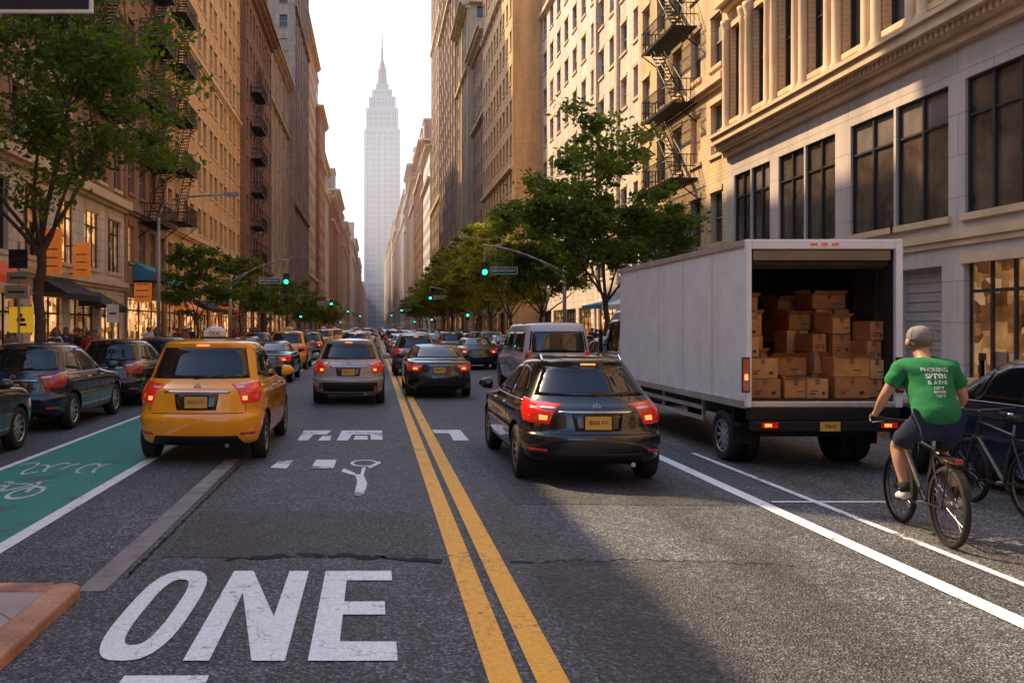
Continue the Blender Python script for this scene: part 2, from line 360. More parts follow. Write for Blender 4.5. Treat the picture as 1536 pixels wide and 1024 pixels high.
def std(h,W,base=4.5,fh=3.4,p=2.4,w=1.15,hh=1.9,sill=.85,style='sash',pair=0,shop=True):
    rows=int((h-1.2-base)/fh)
    l=[S(base,h-1.1,rows,max(1,int(W/p)),w,hh,sill,style,pair=pair),S(h-1.1,h,1,1,.4,.3,.4,'dark')]
    n=max(1,int(W/4.6)); sr=random.Random(int(W*10+h))
    l.insert(0,S(0,base,1,n,W/n-.9,base-1.5,.45,'shop',styles=[sr.choice(['shop','dimshop','big','shop']) for _ in range(n)]))
    return l
Lx=-13
building("corner_building","red brown brick building with shops at street level",'L',Lx,8,28,19.5,B_red,std(19.5,20),M_brownst,pent=[(.42,.5,3,2.5),(.75,.8,3,2)])  # height and unseen penthouses shaped to open and break up the sun patch
building("shop_building","brown brick building on a pale stone two storey shop base",'L',Lx,28.02,45,46,B_red,
   [S(0,4,1,4,3.3,2.7,.4,'shop',wall=B_pale,styles=['dimshop','shop','dimshop','shop']),S(4,8,1,5,2.1,2.6,.6,'shop',wall=B_pale,styles=['big','dimshop','shop','shop','dimshop'])]+[S(8,44.9,11,7,1.15,2.0,.8),S(44.9,46,1,1,.4,.3,.4,'dark')],M_cream,belts=((3.9,.25,.25),(7.9,.4,.45)),depth=5.5)  # height and shallow depth shaped for where sunlight reaches street and right facades
building("brick_building","narrow dark brick building with iron fire escapes",'L',Lx+.05,45.02,54,42,B_red,std(42,9,p=2.0),M_brownst,belts=((8,.3,.3),(25,.3,.3)))
building("apartment_building","tall orange brick apartment building with rows of windows",'L',Lx-.05,54.02,84,43,B_or,std(43,30,p=2.3,fh=3.3,pair=.15),M_cream,belts=((8.1,.3,.3),(21.3,.25,.25),(34.6,.3,.35)))
building("brick_building","brown brick building with heavy dark cornice and fire escapes",'L',Lx+.5,84.02,105,36,B_dark,std(36,21,p=2.3),M_brownst,cornice=1.1,front=[S(0,36,9,6,1.1,1.8,1)],belts=((8,.3,.3),))
building("stone_building","cream stone building with projecting cornice",'L',Lx-.1,105.02,130,38,B_tan,std(38,25,p=2.5),M_cream,front=[S(0,38,9,5,1.1,1.8,1)],near=False,cornice=1.1,belts=((8,.4,.5),(30,.4,.5)),piers=5)
building("tower_building","tall brown brick tower block with many windows",'L',Lx+.8,130.02,158,92,B_haz,std(92,28,p=2.5),M_brownst,front=[S(0,92,26,8,1.2,1.8,.9)],near=False,depth=24,belts=((20,.5,.5),(50,.5,.5)),piers=6)
building("office_building","tall grey brown office building with cornice",'L',Lx-.3,158.02,196,60,B_haz2,std(60,38),M_cream,near=False,front=[S(0,60,17,7,1.2,1.8,.9)],pent=[(.3,.9,2,7.5)],cornice=1.2,belts=((12,.5,.6),))
building("office_building","pale stone office building with setback top",'L',Lx+.5,196.02,219,52,B_haz3,std(52,23),M_cream,near=False,front=[S(0,52,15,7,1.2,1.8,.9)],pent=[(.2,.8,1.5,10)],cornice=1,belts=((40,.5,.6),))
rnd=random.Random(8)
def far(side,x,lst):
    for y0,y1,h,m in lst:
        pt=[(a,a+rnd.uniform(.2,.35),rnd.uniform(.8,3),rnd.choice([4,7.4,11])) for a in (rnd.uniform(.02,.2),rnd.uniform(.5,.62))]
        building("distant_building","hazy masonry building far down the avenue",side,x+rnd.uniform(-1.1,1.1),y0+.02,y1,h,m,[S(0,h,int(h/3.6),int((y1-y0)/3.2),1.5,2,.9)],M_cream,near=False,lint=False,group="distant buildings along the avenue",front=[S(0,h,int(h/3.6),5,1.5,2,.9)],pent=pt,cornice=1.2,belts=((h*.2,.6,.7),(h*.82,.6,.8)),piers=rnd.choice((0,6,8)))
far('L',Lx,((219,252,46,B_haz4),(252,290,40,B_haz3),(290,340,48,B_haz),(340,395,41,B_haz2),(395,457,50,B_haz3),(457,540,47,B_haz4),(540,626,57,B_haz2),(626,750,49,B_haz3),(750,890,62,B_haz2),(890,1290,44,B_haz)))
Rx=14
r1secs=[S(0,4.0,1,[(.8,3.6),(4.4,6.6),(7.4,9.2),(9.5,11.5),(13.8,16.2),(17.2,19.6)],0,2.7,.7,'big',wall=B_grey,styles=['big','dimshop','shutter','shutter','big','big']),
 S(4.0,9.0,1,[(.8,3.6),(3.95,6.55),(7.15,9.28),(9.38,11.5),(12.35,14.17),(14.27,16.05),(16.7,18.2),(18.3,19.75)],0,3.2,.58,'big',wall=B_grey,D=.16),
 S(9.0,14.6,1,10,1.15,3.6,1.0,'dark'),S(14.6,23,2,10,1.15,2.4,.9,'dark'),S(23,24,1,1,.4,.3,.4,'dark')]
R1,to=building("commercial_building","cream and beige stone commercial building with columns and cornice",'R',Rx,14,34.48,24,B_cream,r1secs,M_cream,lint=True,belts=((4.0,.2,.12),(14.5,.5,.5)))
TT=lambda x,y,z:to(x,z,y)
c=MB(); W=20.48
for z,hh,pr in ((8.6,.22,.18),(8.83,.16,.36),(9.06,.26,.62),(9.325,.12,.72)): c.box(-.02,W+.02,-.1,pr,z,z+hh,M_cream,TT)
for i in range(100): c.box(.1+i*.205,.2+i*.205,.363,.46,8.88,9.058,M_cream,TT)
c.obj("main_cornice",R1)
for i in range(11):
    for k in (-.24,.24):
        u=i*W/10+k
        if not(.2<u<W-.2): continue
        c=MB(); x,y,z=to(u,0,.12)
        c.lathe([(9.5,.0),(9.5,.2),(9.7,.2),(9.8,.165),(9.85,.14),(12,.135),(13.3,.12),(13.4,.15),(13.5,.125),(13.8,.2),(13.95,.21),(13.95,0)],M_cream,14,'Z',(x,y,0)); c.obj("column",R1,smooth=True)
R2,to2=building("apartment_building","golden stone apartment building with black iron fire escapes",'R',Rx+.05,34.5,46,42,B_cream,std(42,11.5,p=2.3,w=1.2,hh=2.1),M_cream,belts=((4.4,.3,.3),(11.8,.3,.3),(25,.3,.3)))
building("office_building","narrow white stone office building",'R',Rx+2,46.02,62.5,55,B_pale,std(55,16.5,p=2.7,w=1.3),M_cream,belts=((8,.3,.3),),piers=3)
building("office_building","pale beige office building with regular windows",'R',Rx+3,62.52,88,60,B_pale,std(60,25,p=3.1,w=1.5,hh=2),M_cream,belts=((8,.3,.3),(33,.4,.4)))
building("brick_building","tall golden brown brick building with blank side wall",'R',Rx,88.02,112,52,B_or,std(52,24,p=2.3),M_cream,near=True,cornice=.9,depth=14,belts=((18,.3,.3),(38,.3,.4)))
building("brick_building","brown brick building with bracketed cornice",'R',Rx+.6,112.02,128,41,B_haz3,std(41,16,p=2.6),M_cream,near=False,cornice=1.4,front=[S(0,41,12,5,1.2,1.8,1)],pent=[(.1,.5,2,5)],belts=((30,.4,.5),))
building("brick_building","tan brick building with bracketed cornice",'R',Rx-.1,128.02,145,50,B_tan,std(50,17,p=2.6),M_cream,near=False,cornice=1.4,front=[S(0,50,14,5,1.2,1.8,1)],pent=[(.4,.95,3,8)],belts=((12,.4,.5),(40,.4,.5)),piers=4)
building("tower_building","tall grey brown tower with many windows",'R',Rx-.4,145.02,180,74,B_haz,std(74,35),M_cream,near=False,front=[S(0,74,20,7,1.2,1.8,1)],pent=[(.15,.5,2,8)],piers=7,cornice=1.2,belts=((16,.5,.6),(60,.5,.6)))
building("tower_building","tall stone tower behind brick buildings",'R',Rx+.5,180.02,219,104,B_haz2,std(104,39),M_cream,near=False,front=[S(0,104,28,7,1.2,1.8,1)],cornice=.6,piers=8,belts=((30,.5,.6),(70,.5,.6)))
far('R',Rx,((219,250,48,B_haz4),(250,290,56,B_haz3),(290,325,52,B_haz2),(325,364,63,B_haz),(364,420,57,B_haz3),(420,479,66,B_haz4),(479,560,68,B_haz),(560,640,64,B_haz3),(640,791,81,B_haz2),(791,1000,80,B_haz),(1000,1250,92,B_haz2)))
for side,x,lst in (('L',Lx,((-18,7.98,19,B_tan),(-45,-18.04,30,B_red),(-85,-45.04,36,B_or),(-140,-85.04,44,B_haz))),('R',Rx,((-10,13.98,26,B_tan),(-40,-10.04,34,B_red),(-85,-40.04,30,B_pale),(-140,-85.04,44,B_haz2)))):
    for y0,y1,h,m in lst: building("avenue_building","masonry building with shops further along the avenue",side,x,y0,y1,h,m,std(h,y1-y0),M_cream,near=False,lint=False,group="buildings further along the avenue")
def tank(x,y,z):
    m=MB(); m.cyl((x,y,z+2),(x,y,z+5),1.5,1.5,M_brownst,14); m.cyl((x,y,z+5),(x,y,z+6.2),1.6,.1,M_roof,14)
    for a in (-1,1):
        for b in (-1,1): m.cyl((x+a,y+b,z),(x+a,y+b,z+2),.12,.12,M_iron,6)
    m.obj("water_tank",label="wooden rooftop water tank on iron legs",cat="water tank",group="rooftop water tanks")
tank(-15.5,222,46); tank(17,222,48); tank(17,366,57)
def fire_escape(root,to,u0,u1,z,drop=3.4,stair=True):
    m=MB(); T=lambda x,y,zz:to(x,zz,y)
    m.box(u0,u1,.0,.06,z-.1,z,M_iron,T); m.box(u0,u1,1.1,1.16,z-.12,z,M_iron,T)
    n=int((u1-u0)/.09)
    for i in range(n+1):
        u=u0+(u1-u0)*i/n; m.box(u-.014,u+.014,.06,1.1,z-.04,z-.01,M_iron,T)
    for zz in (.5,1.0): 
        m.box(u0,u1,1.12,1.15,z+zz-.02,z+zz+.02,M_iron,T)
        for u in (u0,u1): m.box(u-.015,u+.015,0,1.12,z+zz-.02,z+zz+.02,M_iron,T)
    n=int((u1-u0)/.16)
    for i in range(n+1):
        u=u0+(u1-u0)*i/n; m.box(u-.012,u+.012,1.125,1.147,z,z+1,M_iron,T)
    for u in (u0,u1):
        for j in range(1,7): m.box(u-.011,u+.011,j*.16-.011,j*.16+.011,z,z+1,M_iron,T)
        m.cyl(to(u,z-.1,1.05),to(u,z-.9,.02),.03,.03,M_iron,6)
    if stair:
        a,b=u0+.5,u1-.4
        for d in (.35,.85):
            m.cyl(to(a,z,d),to(b,z+drop,d),.03,.03,M_iron,6); m.cyl(to(a,z+.8,d),to(b,z+drop+.3,d),.018,.018,M_iron,5)
        for i in range(14):
            t=i/14; m.box(a+(b-a)*t-.1,a+(b-a)*t+.1,.36,.84,z+drop*t-.01,z+drop*t+.01,M_iron,T)
    m.obj("fire_escape",root)
for k,z in enumerate((4.9,8.1,11.4,14.7,18,21.3)):
    fire_escape(R2,to2,3.2,7.4,z+.3,3.3)
for o in list(bpy.data.objects):
    if o.parent is None and o.get("category")=="building" and o.location.x<-5:
        y=o.location.y; f=lambda u,v,d:(d,u,v)
        if 44<y<46:
            for z in (7.7,11,14.4,17.8,21,24.4): fire_escape(o,f,2.5,6.5,z,3.3)
        if 53<y<55:
            for z in (8.6,11.9,15.2,18.5,21.8,25.1): fire_escape(o,f,.8,4.2,z,3.3)
        if 83<y<85:
            for z in (8.5,12,15.4,18.8,22,25.4): fire_escape(o,f,3,7.5,z,3.4)
        if 27<y<29:
            for z in (12,15.4,18.8,22): fire_escape(o,f,11,15,z,3.4)
# skyscraper
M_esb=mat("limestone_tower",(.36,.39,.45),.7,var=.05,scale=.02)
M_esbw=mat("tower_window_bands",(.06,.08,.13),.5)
E=mk("skyscraper",None,None,(11.5,1330,0),label="tall stepped limestone skyscraper with a mast spire",cat="skyscraper")
def tier(name,w,d,z0,z1,bays=5):
    m=MB(); m.box(-w/2,w/2,-d/2,d/2,z0,z1,M_esb)
    n=int(w/3.2)
    for i in range(n):
        x=-w/2+1.7+i*(w-3.4)/max(1,n-1); m.box(x-.9,x+.9,-d/2-.3,-d/2-.05,z0+2,z1-3,M_esbw)
    for i in range(bays+1):
        x=-w/2+1+i*(w-2)/bays; m.box(x-1.1,x+1.1,-d/2-1.4,-d/2-.4,z0,z1-1,M_esb)
    n2=int((z1-z0)/8)
    for i in range(n2): m.box(-w/2+.8,w/2-.8,-d/2-.6,-d/2-.35,z0+3+i*8,z0+4.6+i*8,M_esb)
    m.obj(name,E)
tier("base_tier",78,60,0,70); tier("main_shaft",55,46,70,300,6); tier("upper_shaft",49,42,300,332,5); tier("shoulder_tier",41,36,332,350,4); tier("crown_tier",31,28,350,362,3)
tier("mast_base",20,18,362,372,2)
M_spire=mat("spire_metal",(.10,.11,.14),.6)
m=MB(); m.lathe([(372,7.8),(392,6.4),(395,7),(397,5.5),(404,4.2),(410,2.2),(411,1.8),(428,1.5),(429,1.1),(452,.7),(452,0)],M_spire,16,'Z'); m.obj("spire",E)
# ------------------------------------------------------------ ground
def sheet(name,x0,x1,y0,y1,z,m,**k):
    b=MB(); b.poly([(x0,y0,z),(x1,y0,z),(x1,y1,z),(x0,y1,z)],m); return b.obj(name,kind="structure",**k)
sheet("ground",-3000,3000,-1000,6000,-.012,M_asph2)
sheet("road",-8,8.7,-140,1310,0,M_asph)
b=MB(); b.box(-13.4,-8.22,-140,1300,-.05,.14,M_walk); b.obj("sidewalk",kind="structure")
b=MB(); b.box(8.92,17.5,-140,1300,-.05,.14,M_walk); b.obj("sidewalk",kind="structure")
b=MB(); b.box(-8.22,-8,-140,1300,-.05,.146,M_kerb); b.obj("kerb",kind="structure",bevel=.02)
b=MB(); b.box(8.7,8.92,-140,1300,-.05,.146,M_kerb); b.obj("kerb",kind="structure",bevel=.02)
sheet("parking_lane",4.72,8.7,-5,60,.004,M_asph2)
sheet("bicycle_lane",-4.93,-3.28,4,60,.004,M_green)
def patchy(pts,z=.004):
    b=MB(); b.poly([(x,y,z) for x,y in pts],M_patch); b.obj("road_patch",kind="structure")
patchy([(-1.75,7.15),(-.9,7.12),(.45,7.2),(.5,8.9),(-.6,8.95),(-1.8,8.85)]); patchy([(1.2,3.5),(3.3,3.5),(3.25,7.0),(2.3,7.1),(1.25,6.95)]); patchy([(1.5,9.3),(3.9,9.2),(3.85,14),(1.45,14)])
def line(x0,x1,y0,y1,m,z=.008,name="lane_line"): return sheet(name,x0,x1,y0,y1,z,m)
line(.61,.785,-60,300,M_yel); line(.865,1.04,-60,300,M_yel)
line(4.07,4.23,-20,18,M_white); line(-3.28,-3.13,4,60,M_white); line(-5.03,-4.93,4,60,M_white)
line(4.74,4.82,4,13,M_whiteworn); line(4.3,5.6,9.35,9.42,M_whiteworn,.009)
line(-2.14,-1.94,6.22,12.5,M_seam,.005,"concrete_strip")
b=MB(); b.box(-5,-2.28,-3,5.99,-.03,.068,M_pav); b.obj("paved_island",kind="structure")
b=MB(); b.box(-2.278,-2.07,-3,6.1,-.03,.078,M_kerb); b.box(-5,-2.281,5.992,6.2,-.03,.078,M_kerb); b.cyl((-2.2,6.08,-.03),(-2.2,6.08,.076),.13,.125,M_kerb,16); b.obj("kerb",kind="structure",bevel=.02)
def letter_strip(pts): 
    b=MB(); 
    for q in pts: b.poly([(x,y,.008) for x,y in q],M_white)
    return b
def ring(cx,cy,a,b,t,tb,n=40,p=2.9):
    qs=[]
    def pt(A,B,t0):
        c_,s_=math.cos(t0),math.sin(t0)
        return (cx+A*math.copysign(abs(c_)**(2/p),c_),cy+B*math.copysign(abs(s_)**(2/p),s_))
    for i in range(n):
        t0=2*math.pi*i/n;t1=2*math.pi*(i+1)/n
        qs.append([pt(a,b,t0),pt(a,b,t1),pt(a-t,b-tb,t1),pt(a-t,b-tb,t0)])
    return qs
letter_strip(ring(-1.445,5.83,.225,.91,.125,.24)).obj("road_letter",kind="structure")
y0,y1=4.92,6.73
letter_strip([[(-1.09,y0),(-.94,y0),(-.94,y1),(-1.09,y1)],[(-.94,y1),(-.94,y1-.55),(-.70,y0),(-.66,y0+.75)],[(-.66,y0),(-.51,y0),(-.51,y1),(-.66,y1)],[(-.70,y0),(-.66,y0),(-.66,y0+.75)]]).obj("road_letter",kind="structure")
letter_strip([[(-.38,y0),(-.21,y0),(-.21,y1),(-.38,y1)],[(-.21,y1-.25),(.13,y1-.25),(.13,y1),(-.21,y1)],[(-.21,5.71),(.07,5.71),(.07,5.98),(-.21,5.98)],[(-.21,y0),(.13,y0),(.13,y0+.3),(-.21,y0+.3)]]).obj("road_letter",kind="structure")
letter_strip([[(-1.36,4.44),(-.9,4.44),(-.9,4.71),(-1.36,4.71)],[(-1.22,3),(-1.05,3),(-1.05,4.438),(-1.22,4.438)]]).obj("road_letter",kind="structure")
def gp(px,py): return ((px-562)*1.9/(py-490),2470/(py-490))
def marks(name,polys,m=M_white,z=.009):
    b=MB()
    for q in polys: b.poly([gp(*p)+(z,) for p in q],m)
    b.obj(name,kind="structure")
marks("crosswalk_bars",[[(446,661),(456,646),(497,646),(490,652),(470,652),(462,661)],[(477,661),(484,654),(497,654),(495,661)],[(505,661),(513,646),(573,646),(574,660),(556,660),(556,652),(528,652),(522,661)],[(530,660),(533,654),(551,654),(552,660)],[(648,645),(690,645),(704,661),(680,661),(674,650),(652,650)]],M_whiteworn)
marks("worn_marking",[[(405,702),(418,692),(440,691),(430,703)],[(466,703),(474,690),(505,690),(500,703)]],M_whiteworn)
b=MB()
for q in ring(-.14,12.05,.2,.3,.045,.07,20,2): b.poly([(x,y,.009) for x,y in q],M_whiteworn)
for q in [[(531,744),(536,722),(532,712),(545,712),(551,726),(546,742),(541,745)],[(512,708),(515,703),(533,710),(533,714)],[(543,702),(549,701),(546,712),(541,712)],[(552,700),(570,692),(571,695),(554,704)]]: b.poly([gp(*p)+(.0095,) for p in q],M_whiteworn)
b.obj("cyclist_road_symbol",kind="structure")
b=MB()
def bike_sym(cx,cy,s,sy=1):
    for dx in (-.42,.42):
        for q in ring(cx+dx*s,cy,.24*s,.6*s*sy,.06*s,.16*s*sy,20,2): b.poly([(x,y,.010) for x,y in q],M_faint)
    P=[(-.42,0),(-.12,.8),(.3,.8),(.0,0),(-.42,0)]
    for (a,c_),(d,e) in list(zip(P,P[1:]))+[((.42,0),(.28,1.1)),((0,0),(-.16,1.0)),((-.16,1.0),(-.3,1.0)),((.28,1.1),(.45,1.15))]:
        p0=Vector((cx+a*s,cy+c_*s*sy));p1=Vector((cx+d*s,cy+e*s*sy)); n_=(p1-p0).normalized(); n_=Vector((-n_.y,n_.x))*.04*s
        b.poly([(*(p0-n_),.0105),(*(p1-n_),.0105),(*(p1+n_),.0105),(*(p0+n_),.0105)],M_faint)
bike_sym(-4.3,9.9,.75,.9)
rnd=random.Random(2)
for i in range(6):
    x=-4.72+i*.22; 
    for q in ring(x,11.6+rnd.uniform(-.12,.12),.12,.42,.035,.10,14,2)[rnd.randint(0,4):rnd.randint(8,14)]: b.poly([(a,c_,.010) for a,c_ in q],M_faint)
b.obj("bicycle_lane_symbol",kind="structure")
def seam(pts,w,m=M_tar,z=.0055):
    b=MB(); prev=None; rnd=random.Random(len(pts)+int(pts[0][1]*10))
    P=[]
    for (xa,ya),(xb,yb) in zip(pts,pts[1:]):
        n=max(2,int(math.hypot(xb-xa,yb-ya)/.05))
        for i in range(n): P.append((xa+(xb-xa)*i/n+rnd.uniform(-.012,.012),ya+(yb-ya)*i/n+rnd.uniform(-.05,.05)))
    for p in range(len(P)-1):
        d=Vector((P[p+1][0]-P[p][0],P[p+1][1]-P[p][1])).normalized(); n_=Vector((-d.y,d.x))
        wa=w*rnd.uniform(.1,1.2)
        if prev is None: prev=[(P[p][0]-n_.x*wa,P[p][1]-n_.y*wa,z),(P[p][0]+n_.x*wa,P[p][1]+n_.y*wa,z)]
        cur=[(P[p+1][0]-n_.x*wa,P[p+1][1]-n_.y*wa,z),(P[p+1][0]+n_.x*wa,P[p+1][1]+n_.y*wa,z)]
        b.poly([prev[0],cur[0],cur[1],prev[1]],m); prev=cur
    b.obj("tar_seam",kind="structure")
seam([(-1.2,7.1),(-.3,7.2),(.6,7.05)],.06); seam([(1.1,7.0),(2.2,7.05),(3.4,6.9)],.02); seam([(-1.88,6.5),(-1.85,12)],.02)
# ------------------------------------------------------------ cars
def cage(levels,cr=.34,cf=.4,bow=.125):
    mb=MB(); rings=[]
    for (z,yr,yf,w) in levels:
        mid=(yr+yf)/2; a=min(.55,(yf-yr)*.2)
        half=[(0,yr),(.42*w,yr+bow*.2),(.76*w,yr+bow*.85),(.945*w,yr+bow+cr*.5),(w,yr+bow+cr+a*.6),(w,mid),(w,yf-cf-a*.5),(.95*w,yf-cf*.75),(.76*w,yf-cf*.25),(.4*w,yf-.03),(0,yf)]
        i=len(mb.v); mb.v+=[(x,y,z) for x,y in half]; n=len(half)
        mb.v+=[(-x,y,z) for x,y in half[1:-1]]
        ring_=[i+k for k in range(n)]+[i+n+k for k in range(n-3,-1,-1)]
        rings.append((ring_,i,n))
    k=mb.mi(M_paint)
    for (r0,_,_),(r1,_,_) in zip(rings,rings[1:]):
        m=len(r0)
        for a in range(m):
            b_=(a+1)%m; mb.f.append((r0[a],r0[b_],r1[b_],r1[a])); mb.m.append(k)
    for idx,(r,i,n) in ((0,rings[0]),(1,rings[-1])):
        rt=[i+q for q in range(n)]; lf=[i]+[i+n+q for q in range(n-2)]+[i+n-1]
        for q in range(n-1):
            f=[rt[q],rt[q+1],lf[q+1],lf[q]]; f=list(dict.fromkeys(f))
            if idx==0: f=f[::-1]
            mb.f.append(tuple(f)); mb.m.append(k)
    return mb
def cutbody(mb,wheels,rw,W):
    me=mb.mesh("body",True); o=mk("body",me); s=o.modifiers.new("s","SUBSURF"); s.levels=2; s.render_levels=2
    me2=evalmesh(o); me2.materials.clear(); me2.materials.append(M_paint); me2.materials.append(M_blackp)
    o=mk("body",me2)
    c=MB(); c.mi(M_paint)
    for y in wheels:
        for sx in (-1,1): c.cyl((sx*(W-.32),y,rw),(sx*(W+.3),y,rw),rw+.055,rw+.055,M_blackp,36)
    co=mk("cut",c.mesh("cut")); bo=o.modifiers.new("b","BOOLEAN"); bo.operation='DIFFERENCE'; bo.object=co; bo.solver='EXACT'
    me3=evalmesh(o); bpy.data.objects.remove(co)
    for p in me3.polygons: p.use_smooth=True
    o=mk("body",me3); es=o.modifiers.new("e","EDGE_SPLIT"); es.split_angle=R(32)
    me4=evalmesh(o); me4.name="body"
    return me4
def patch(bvh,c,d,mt,name,root,n=8,m=8,off=.005,label=None):
    d=Vector(d).normalized(); c=[Vector(p) for p in c]; V=[]
    for j in range(m+1):
        for i in range(n+1):
            s=i/n;t=j/m
            p=(c[0]*(1-s)+c[1]*s)*(1-t)+(c[3]*(1-s)+c[2]*s)*t
            h=bvh.ray_cast(p,d)
            if h[0] is None: V.append(None)
            else:
                nn=h[1] if h[1].dot(d)<0 else -h[1]
                V.append((h[0],nn))
    mb=MB(); k=mb.mi(mt)
    for j in range(m):
        for i in range(n):
            q=[j*(n+1)+i,j*(n+1)+i+1,(j+1)*(n+1)+i+1,(j+1)*(n+1)+i]
            if any(V[a] is None for a in q): continue
            pts=[V[a][0] for a in q]
            if max((pts[a]-pts[(a+1)%4]).length for a in range(4))>.5: continue
            mb.f.append(tuple(q)); mb.m.append(k)
    mb.v=[tuple(v[0]+v[1]*off) if v else (0,0,0) for v in V]
    me=mb.mesh(name,True)
    bm=bmesh.new(); bm.from_mesh(me)
    loose=[v for v in bm.verts if not v.link_faces]; bmesh.ops.delete(bm,geom=loose,context='VERTS')
    be=[e for e in bm.edges if e.is_boundary]
    r=bmesh.ops.extrude_edge_only(bm,edges=be)
    for v in r['geom']:
        if isinstance(v,bmesh.types.BMVert): v.co+=d*(off+.008)
    bmesh.ops.recalc_face_normals(bm,faces=bm.faces)
    bm.to_mesh(me); bm.free()
    o=mk(name,me,root)
    if label: o["label"]=label
    return o
TM=MB(); TM.lathe([(-.085,.21),(-.1,.24),(-.105,.29),(-.09,.322),(-.05,.335),(.05,.335),(.09,.322),(.105,.29),(.1,.24),(.085,.21)],M_tyre,36); TYRE=TM.mesh("tyre",True)
def rimmesh(mt,ns=10):
    m=MB(); m.lathe([(-.08,.215),(.085,.215),(.08,.195),(.03,.19),(.02,.0)],M_blackp,32); m.lathe([(.086,.217),(.092,.21),(.08,.198),(.02,.192)],mt,32)
    for i in range(ns):
        a=2*math.pi*i/ns; dy,dz=math.cos(a),math.sin(a); px,pz=-dz*.022,dy*.022
        m.poly([(.06,dy*.03+px,dz*.03+pz),(.075,dy*.2+px*1.1,dz*.2+pz*1.1),(.075,dy*.2-px*1.1,dz*.2-pz*1.1),(.06,dy*.03-px,dz*.03-pz)],mt)
        m.poly([(.03,dy*.2+px,dz*.2+pz),(.075,dy*.2+px,dz*.2+pz),(.06,dy*.03+px,dz*.03+pz),(.03,dy*.03+px,dz*.03+pz)],mt)
    m.cyl((.03,0,0),(.078,0,0),.05,.04,mt,14); return m.mesh("rim")
RIM=rimmesh(M_rim); RIMD=rimmesh(M_rimd,5)
def add_wheels(root,ys,hw,rz,sc=1,rim=None):
    for y in ys:
        for sx in (-1,1):
            w=mk("wheel",None,root,(sx*(hw-.12),y,rz),(0,0,0 if sx>0 else math.pi)); w.scale=(sc,sc,sc)
            mk("tyre",TYRE,w); mk("rim",rim or RIM,w)
def textmesh(s,size,m,ext=.002,bold=.008):
    cu=bpy.data.curves.new("t","FONT"); cu.body=s; cu.size=size; cu.extrude=ext; cu.align_x='CENTER'; cu.align_y='CENTER'; cu.offset=size*bold
    o=mk("t",cu); me=evalmesh(o); me.materials.clear(); me.materials.append(m); return me
PLT=textmesh("BG4 FY",.07,M_platetxt,.002,.0)
def plate(root,y,z,w=.31,h=.155,txt=PLT,tilt=0):
    m=MB(); m.box(-w/2,w/2,-.012,0,-h/2,h/2,M_plate); m.box(-w/2-.015,w/2+.015,-.006,.006,-h/2-.015,h/2+.015,M_blackp); o=m.obj("number_plate",root,loc=(0,y,z),rot=(tilt,0,0))
    mk("plate_lettering",txt,o,(0,-.016,0),(R(90),0,0))
def taillight(bvh,root,s,W,z0,z1,lit,wi=.24):
    red=M_red if lit else M_redoff
    patch(bvh,[(s*(W-wi*.62+.75),-.75,z0+.0),(s*(W+.06+.75),-.75+.30,z0+.02),(s*(W+.13+.75),-.75+.47,z1+.05),(s*(W-wi+.75),-.75,z1-.01)],(-s,1,0),red,"tail_light",root,16,7,.010)
    if lit: patch(bvh,[(s*(W-wi*.5+.75),-.75,z0+.05),(s*(W-wi*.08+.75),-.73,z0+.05),(s*(W-wi*.05+.75),-.73,z0+.105),(s*(W-wi*.52+.75),-.75,z0+.10)],(-s,1,0),M_glow,"brake_light",root,5,3,.014)
    patch(bvh,[(s*(W-wi*.82+.75),-.75,z1-.07),(s*(W-.0+.75),-.72,z1-.06),(s*(W-.0+.75),-.72,z1-.035),(s*(W-wi*.84+.75),-.75,z1-.045)],(-s,1,0),M_clear,"reversing_light",root,5,2,.014)
def mirror(root,s,W,y,z):
    m=MB(); m.lathe([(-.0,.0),(0.0,.1),(.03,.12),(.12,.1),(.17,.03),(.17,0)],M_paint,14,'X'); o=m.obj("wing_mirror",root,smooth=True,loc=(s*(W-.02),y,z),rot=(0,0,0 if s>0 else math.pi)); o.scale=(1.2,.6,.75)
